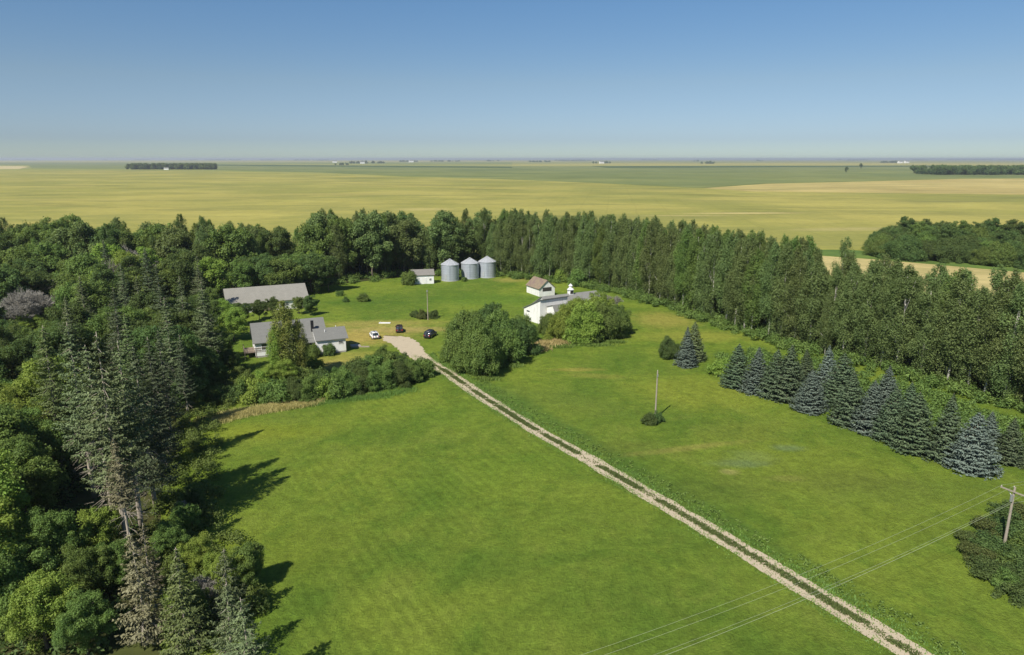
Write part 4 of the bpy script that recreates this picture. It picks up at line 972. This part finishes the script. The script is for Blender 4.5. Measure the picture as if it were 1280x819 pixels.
for u, v, h, k, m, lb in [(528,399,2.3,2,'leaf_russet','low dark bush round the foot of the yard pole'), (519,397,1.8,1,'leaf_dark','small dark bush left of the yard pole'), (541,398,1.9,3,'leaf_dark','small dark bush right of the yard pole'),
        (512,356,4.4,0,'leaf_mid','round bush at the left corner of the small shed'), (454,377,2.4,1,'leaf_mid','young tree in the far yard grass'), (432,378,1.5,2,'leaf_dark','small dark bush in the far yard grass'), (424,370,1.5,3,'leaf_mid','small green bush near the long barn'),
        (812,531,1.7,1,'leaf_dark','dark bush at the foot of the lone pole'), (822,529,1.6,2,'leaf_dark','small dark bush right of the lone pole foot'),
        (660,343,5,1,'leaf_mid','green bush left of the brown roofed outbuilding'), (705,352,6,2,'leaf_bright','light green bush behind the cupola'), (725,357,6,0,'leaf_mid','green bush behind the cupola barn roof'),
        (580,352,1.5,1,'leaf_mid','low weeds bush between the first two bins')]:
    T('shrub%d' % k, u, v, h, [3.0,2.6,3.4,2.4][k], m, lb, 'shrub', 'bush', sx=.8, dy=.5)
# dark shrubs round the power pole
for i, (u, v, h) in enumerate([(1222,700,2.6),(1240,720,2.8),(1262,735,2.8),(1285,752,2.6),(1215,680,2.2),(1238,692,3.2),(1262,705,3.0),(1285,720,3.2),(1240,668,2.8),(1262,672,3.4),(1285,685,3.4),(1268,650,3.0),(1290,655,3.6),(1305,700,3.4),(1310,740,3)]):
    h *= .52; k = i % 4; m = ['leaf_russet','leaf_dark','leaf_mid','leaf_dark'][(i*7) % 4]
    T('shrub%d' % k, u, v, h, [3.0,2.6,3.4,2.4][k], m, '%s low shrub, %s from the left in the thicket by the power pole' % ('russet tinged' if m == 'leaf_russet' else 'dark green', ORD[sorted([1222,1240,1262,1285,1215,1238,1262.1,1285.1,1240.1,1262.2,1285.2,1268,1290,1305,1310]).index([1222,1240,1262,1285,1215,1238,1262.1,1285.1,1240.1,1262.2,1285.2,1268,1290,1305,1310][i])]), 'shrub', 'bush', sx=1.5, dy=.3)['group'] = 'shrubs in the thicket by the power pole'
# --- grove on the right beyond the belt
r = random.Random(31)
G2K = ['bush0','bush1','bush2','far0','far4']; G2H = [7.2,6.4,6.8,14,15]
G1 = [tuple(at(u, v)[:2]) for u, v in ((1092,320),(1130,325),(1280,338),(1420,352),(1420,318),(1280,308),(1180,303),(1100,306))]
for i, q in enumerate(scatter(G1, 8.5, 8)):
    k = r.choice([0,0,1,1,2,2,3,4]); u_ = 640 + q[0]/(q[1]*cp+35*sp_)*F
    if u_ > 1330: continue
    h = r.uniform(7,11) + (4.5 if k > 2 else 0)
    m = r.choice(['leaf_dark','leaf_mid','leaf_dark']); sz_ = 'tall' if h > 11 else 'low'; ad = 'dark green' if m == 'leaf_dark' else 'mid green'
    plant(G2K[k], q, h, G2H[k], m, '%s %s tree in the dense grove out in the right fields' % (sz_, ad), 'tree', '%s %s trees of the grove in the right fields' % (sz_, ad), 'broadleaf_tree', r=r, sx=1.0 if k < 3 else 1.1)

# ================================================================ UNDERGROWTH, WEEDS, FAR WOODS (nobody could count them)
def cover(name, pts, leaf, per, hr, mat, label, cat, rad=(.5,1.1), up=.5):
    C = np.array([(x, y, rs.uniform(*hr)) for x, y in pts]); C[:,2] *= .6
    P, N, Sz, T_ = cloud(C, rs.uniform(rad[0], rad[1], len(C)), per, leaf, up)
    P[:,2] = np.abs(P[:,2])
    o = link(name, leaf_mesh(name, P, N, Sz, T_, M[mat])); tag(o, label, cat, kind='stuff'); return o
rs.seed(21); r = random.Random(21)
def along(P, lo, hi, n): 
    out = []
    for _ in range(n):
        i = r.randrange(len(P)-1); p = P[i]; d = (P[i+1]-P[i]).normalized(); q = Vector((-d.y, d.x, 0)); q = q if q.y > 0 else -q
        s = r.uniform(lo, hi); out.append((p.x+q.x*s+d.x*r.uniform(-2,2), p.y+q.y*s+d.y*r.uniform(-2,2)))
    return out
cover('undergrowth', along(FR, -1.5, 14, 1100), .38, 9, (.4,2.6), 'leaf_mid', 'leafy undergrowth along the foot of the poplar shelterbelt', 'undergrowth', (.7,1.6))
ss = catmull([at(u,v) for u, v in ((900,452),(960,468),(1010,470),(1080,492),(1150,520),(1210,548),(1290,562))], 8)
cover('undergrowth', along(ss, -1, 11, 520), .34, 10, (.3,1.8), 'leaf_mid', 'green weeds and saplings between the spruce row and the poplars', 'undergrowth', (.6,1.3))
woodpoly = [(-34,52),(-40,66),(-50,86),(-58,110),(-62,126),(-72,158),(-88,190),(-92,222),(-200,235),(-150,160),(-90,105),(-48,50)]
cover('undergrowth', scatter(woodpoly, 2.9, 5), .42, 5, (.2,2.0), 'leaf_dark', 'dark undergrowth covering the floor of the left wood', 'undergrowth', (.8,1.7))
cover('undergrowth', scatter([(-70,262),(16,262),(20,286),(-200,286),(-200,262)], 3.6, 16), .5, 5, (1,4.5), 'leaf_mid', 'undergrowth along the wheat side of the left wood', 'undergrowth', (1.2,2.2))
eb = catmull([Vector(p+(0,)) for p in ((-29,53),(-34,60),(-38,66),(-43,76),(-47,86),(-53,100),(-58,118),(-61,128))], 8)
cover('undergrowth', [(p[0], p[1]) for p in along(eb, -.5, 7, 430)], .24, 16, (.2,2.2), 'leaf_mid', 'tangled brush along the lawn edge of the left wood', 'undergrowth', (.5,1.1))
cover('undergrowth', [(x+r.uniform(-3,3), y) for x, y in scatter([(-92,222),(-60,232),(-42,247),(-14,252),(-4,252),(0,262),(-60,252),(-95,232)], 3.2, 6)], .42, 7, (.5,2.6), 'leaf_mid', 'bushy undergrowth at the back edge of the yard', 'undergrowth', (.9,1.7))

def tufts(name, pts, h, wd, mat, label, cat='grass', lean=.5):
    n = len(pts); P = np.array([(x, y, 0) for x, y in pts]); hh = h*(.6+.8*rs.rand(n)); a = rs.rand(n)*6.28
    S_ = np.stack([np.cos(a), np.sin(a), np.zeros(n)], 1)*wd*(.6+.8*rs.rand(n))[:,None]
    D = np.stack([rs.normal(size=n)*lean, rs.normal(size=n)*lean, np.ones(n)], 1)*hh[:,None]
    q = np.stack([P-S_*.5, P+S_*.5, P+S_*.28+D*.7, P+D], 1).reshape(-1,3)
    me = bpy.data.meshes.new(name); me.vertices.add(4*n); me.vertices.foreach_set('co', q.ravel().astype(np.float32))
    me.loops.add(4*n); me.loops.foreach_set('vertex_index', np.arange(4*n, dtype=np.int32))
    me.polygons.add(n); me.polygons.foreach_set('loop_start', np.arange(0,4*n,4,dtype=np.int32)); me.update(calc_edges=True)
    at_ = me.attributes.new('tone','FLOAT','POINT'); at_.data.foreach_set('value', np.repeat(rs.rand(n),4).astype(np.float32)); me.materials.append(M[mat])
    o = link(name, me); tag(o, label, cat, kind='stuff'); return o
def strip_pts(P, lo, hi, n, clump=0, sp=.25):
    out = []; cs = []
    while len(out) < n:
        i = r.randrange(len(P)-1); d = (P[i+1]-P[i]).normalized(); q = Vector((d.y, -d.x, 0)); f = .5+.5*math.sin(i*.11)*math.sin(i*.037+1)
        if clump and r.random() > .35+.65*f: continue
        s = r.uniform(lo, hi); c = P[i]+q*s + d*r.uniform(-.2,.2)
        for _ in range(clump or 1): out.append((c.x+r.gauss(0,sp), c.y+r.gauss(0,sp)))
    return out
# centre strip of the driveway; it thins out where the photograph shows bare gravel
cpts = []
bare_p = at(735,574)
wn = smooth_noise(4000, 9, random.Random(4))
for x, y in strip_pts(DR[:-12], -.40, .40, 40000, 6, .13):
    if wn[int((x*1.3+y*7) % 3990)] < -.55 and r.random() < .8: continue
    if (x-bare_p.x)**2+(y-bare_p.y)**2 < 5 and r.random() < .85: continue
    if y > 150 and r.random() < .4: continue
    cpts.append((x, y))
tufts('grass_strip', cpts, .16, .12, 'weed_dark', 'dark grass strip growing between the gravel wheel tracks')
tufts('verge_grass', strip_pts(DR, -1.9, -1.1, 7000, 5, .35), .12, .12, 'weed', 'short ragged grass along the left edge of the driveway')
tufts('verge_grass', strip_pts(DR, 1.15, 2.6, 13000, 5, .35), .15, .13, 'weed', 'ragged grass along the right edge of the driveway')
wp = [p for p in strip_pts(DR[:420], 1.9, 4.6, 800, 0) if r.random() < .8]
cover('weeds', wp, .20, 20, (.02,.20), 'weed', 'leafy green weeds in the ditch right of the driveway', 'weeds', (.12,.36))
# straw-coloured tall grass under the hedge
hl = catmull([at(u,v) for u, v in ((258,534),(290,524),(330,516),(370,510),(420,504),(470,499),(520,489))], 10)
hp = [p for p in along(hl, .2, 2.8, 26000)]
tufts('tall_grass', [p for p in hp if p[0] < -33 - 3*r.random()], .5, .08, 'straw', 'straw coloured tall grass along the left of the garden hedge')
tufts('tall_grass', [p for p in hp if p[0] >= -36][::2], .34, .07, 'weed', 'green tall grass along the foot of the garden hedge')
c0 = at(737,427)
def blobs(cs, n, sd): return [(c.x + r.gauss(0, sd*w_), c.y + r.gauss(0, sd)) for c, w_ in cs for _ in range(n)]
tufts('tall_grass', blobs([(at(680,432), 2), (at(690,430), 2), (at(672,437), 1.5), (at(703,429), 1.5)], 1100, .8), .8, .2, 'straw', 'pale dry tall grass below the barn tree cluster')
tufts('tall_grass', blobs([(at(720,431), 3), (at(745,432), 3), (at(768,428), 2), (at(700,434), 2.5), (at(610,474), 2), (at(640,458), 1.5)], 700, .6), .45, .2, 'weed', 'green tall grass round the foot of the yard tree clusters')
# far woods and farmsteads
def far_wood(u0, u1, vb, vt, label, depth=40, mat='leaf_dark', dens=None, group=None, ps=12.0, ragged=.35):
    a_ = at(u0, vb); b_ = at(u1, vb); H = min(26, max(9, height_at(a_, vt))); Lw = (b_-a_).length
    n = int(max(6, min(260, Lw/ps*2.2))); C = []; Rr = []
    for i in range(n):
        s = r.random(); h = H*(1-ragged*r.random()); rad = max(h*.36, Lw/n*1.1)
        for z in (h*.35, h*.72): C.append((a_.x+(b_.x-a_.x)*s, a_.y+(b_.y-a_.y)*s + r.random()*depth, z)); Rr.append(min(rad, h*.6) if z < h*.5 else h*.30)
    px = a_.y/F/1.25; lf = max(1.0, px*1.3)
    P, N, Sz, T_ = cloud(np.array(C), np.array(Rr), 2.2/(lf*lf)/.6, lf)
    P[:,2] = np.abs(P[:,2])
    o = link('far_wood', leaf_mesh('far_wood', P, N, Sz, T_, M[mat], .9)); tag(o, label, 'wood', group, 'stuff'); return o
far_wood(158,268,212,203,'dark belt of trees standing alone in the left wheat', 60, ps=5, ragged=.2)
far_wood(1178,1420,219,203.5,'dark wood at the right picture edge beyond the crop', 160, ps=4.5, ragged=.2)
FW = [(0,10,199.6,197.0),(15,46,199.9,196.6),(128,134,200,197.8),(168,187,200,197.8),(236,246,200.4,198),(256,300,200.4,198.3),(326,342,200.3,198.2),(368,412,200.6,198.8),(417,436,206.4,203.5),(437,480,204.4,200.4),(498,524,202.4,199.5),(537,574,202.2,199.2),(608,624,201.8,199.8),
      (660,690,202.8,200.8),(742,770,204.3,200.8),(694,740,201,199.6),(800,822,200.4,198.9),(867,874,201.8,199.8),(876,895,204.8,199.8),(947,955,201.4,198.6),(1103,1134,203.6,198.6),(1060,1085,200.6,198.3),(1140,1160,200.4,198.2),(1185,1240,200.2,197.8),(1250,1285,200,197.2),(1045,1052,200.3,198.2)]
for i, (u0, u1, vb, vt) in enumerate(FW):
    far_wood(u0, u1, max(vb, 200.2), vt-.4, 'thin dark line of trees on the horizon, %s from the left' % ((ORD+['nineteenth','twentieth','twenty first','twenty second','twenty third','twenty fourth','twenty fifth','twenty sixth'])[sorted(range(len(FW)), key=lambda k: FW[k][0]).index(i)]), 60, ps=40, ragged=.5, group='tree lines on the horizon')
for u, v, lb, name in [(418.5,203.6,'tiny white farmhouse left of the horizon farmstead trees','farmhouse'), (453,204.8,'white farm shed among the horizon farmstead trees','farm_shed'), (514,203,'small white building before the middle horizon trees','farm_shed'), (752,204.6,'white farmhouse in the horizon farmstead right of centre','farmhouse'),
                 (1125,204.2,'white farm building right of the dark horizon trees','farmhouse'), (1133,204,'second white farm building beside the horizon trees','farm_shed'), (208,212.4,'white building before the lone tree belt','farm_shed')]:
    p = at(u, v); sz = p.y/3000*2.0
    e = empty(name, p, R(20), lb, 'farm building'); gable_walls(9*sz, 6*sz, 3.2*sz, 5*sz).build('wall', M['white_siding'], e); gable_roof(9*sz, 6*sz, 3.2*sz, 5*sz, .4).build('roof', M['roof_grey'], e)
for u, v, h, lb in [(1057.5,216,16,'thin lone tree in the green crop, left of the two'), (1076,211,20,'darker lone tree in the green crop, right of the two')]:
    p = at(u, v); plant('far3', p, h*1.2, 17, 'leaf_dark', lb, 'tree', None, 'broadleaf_tree')
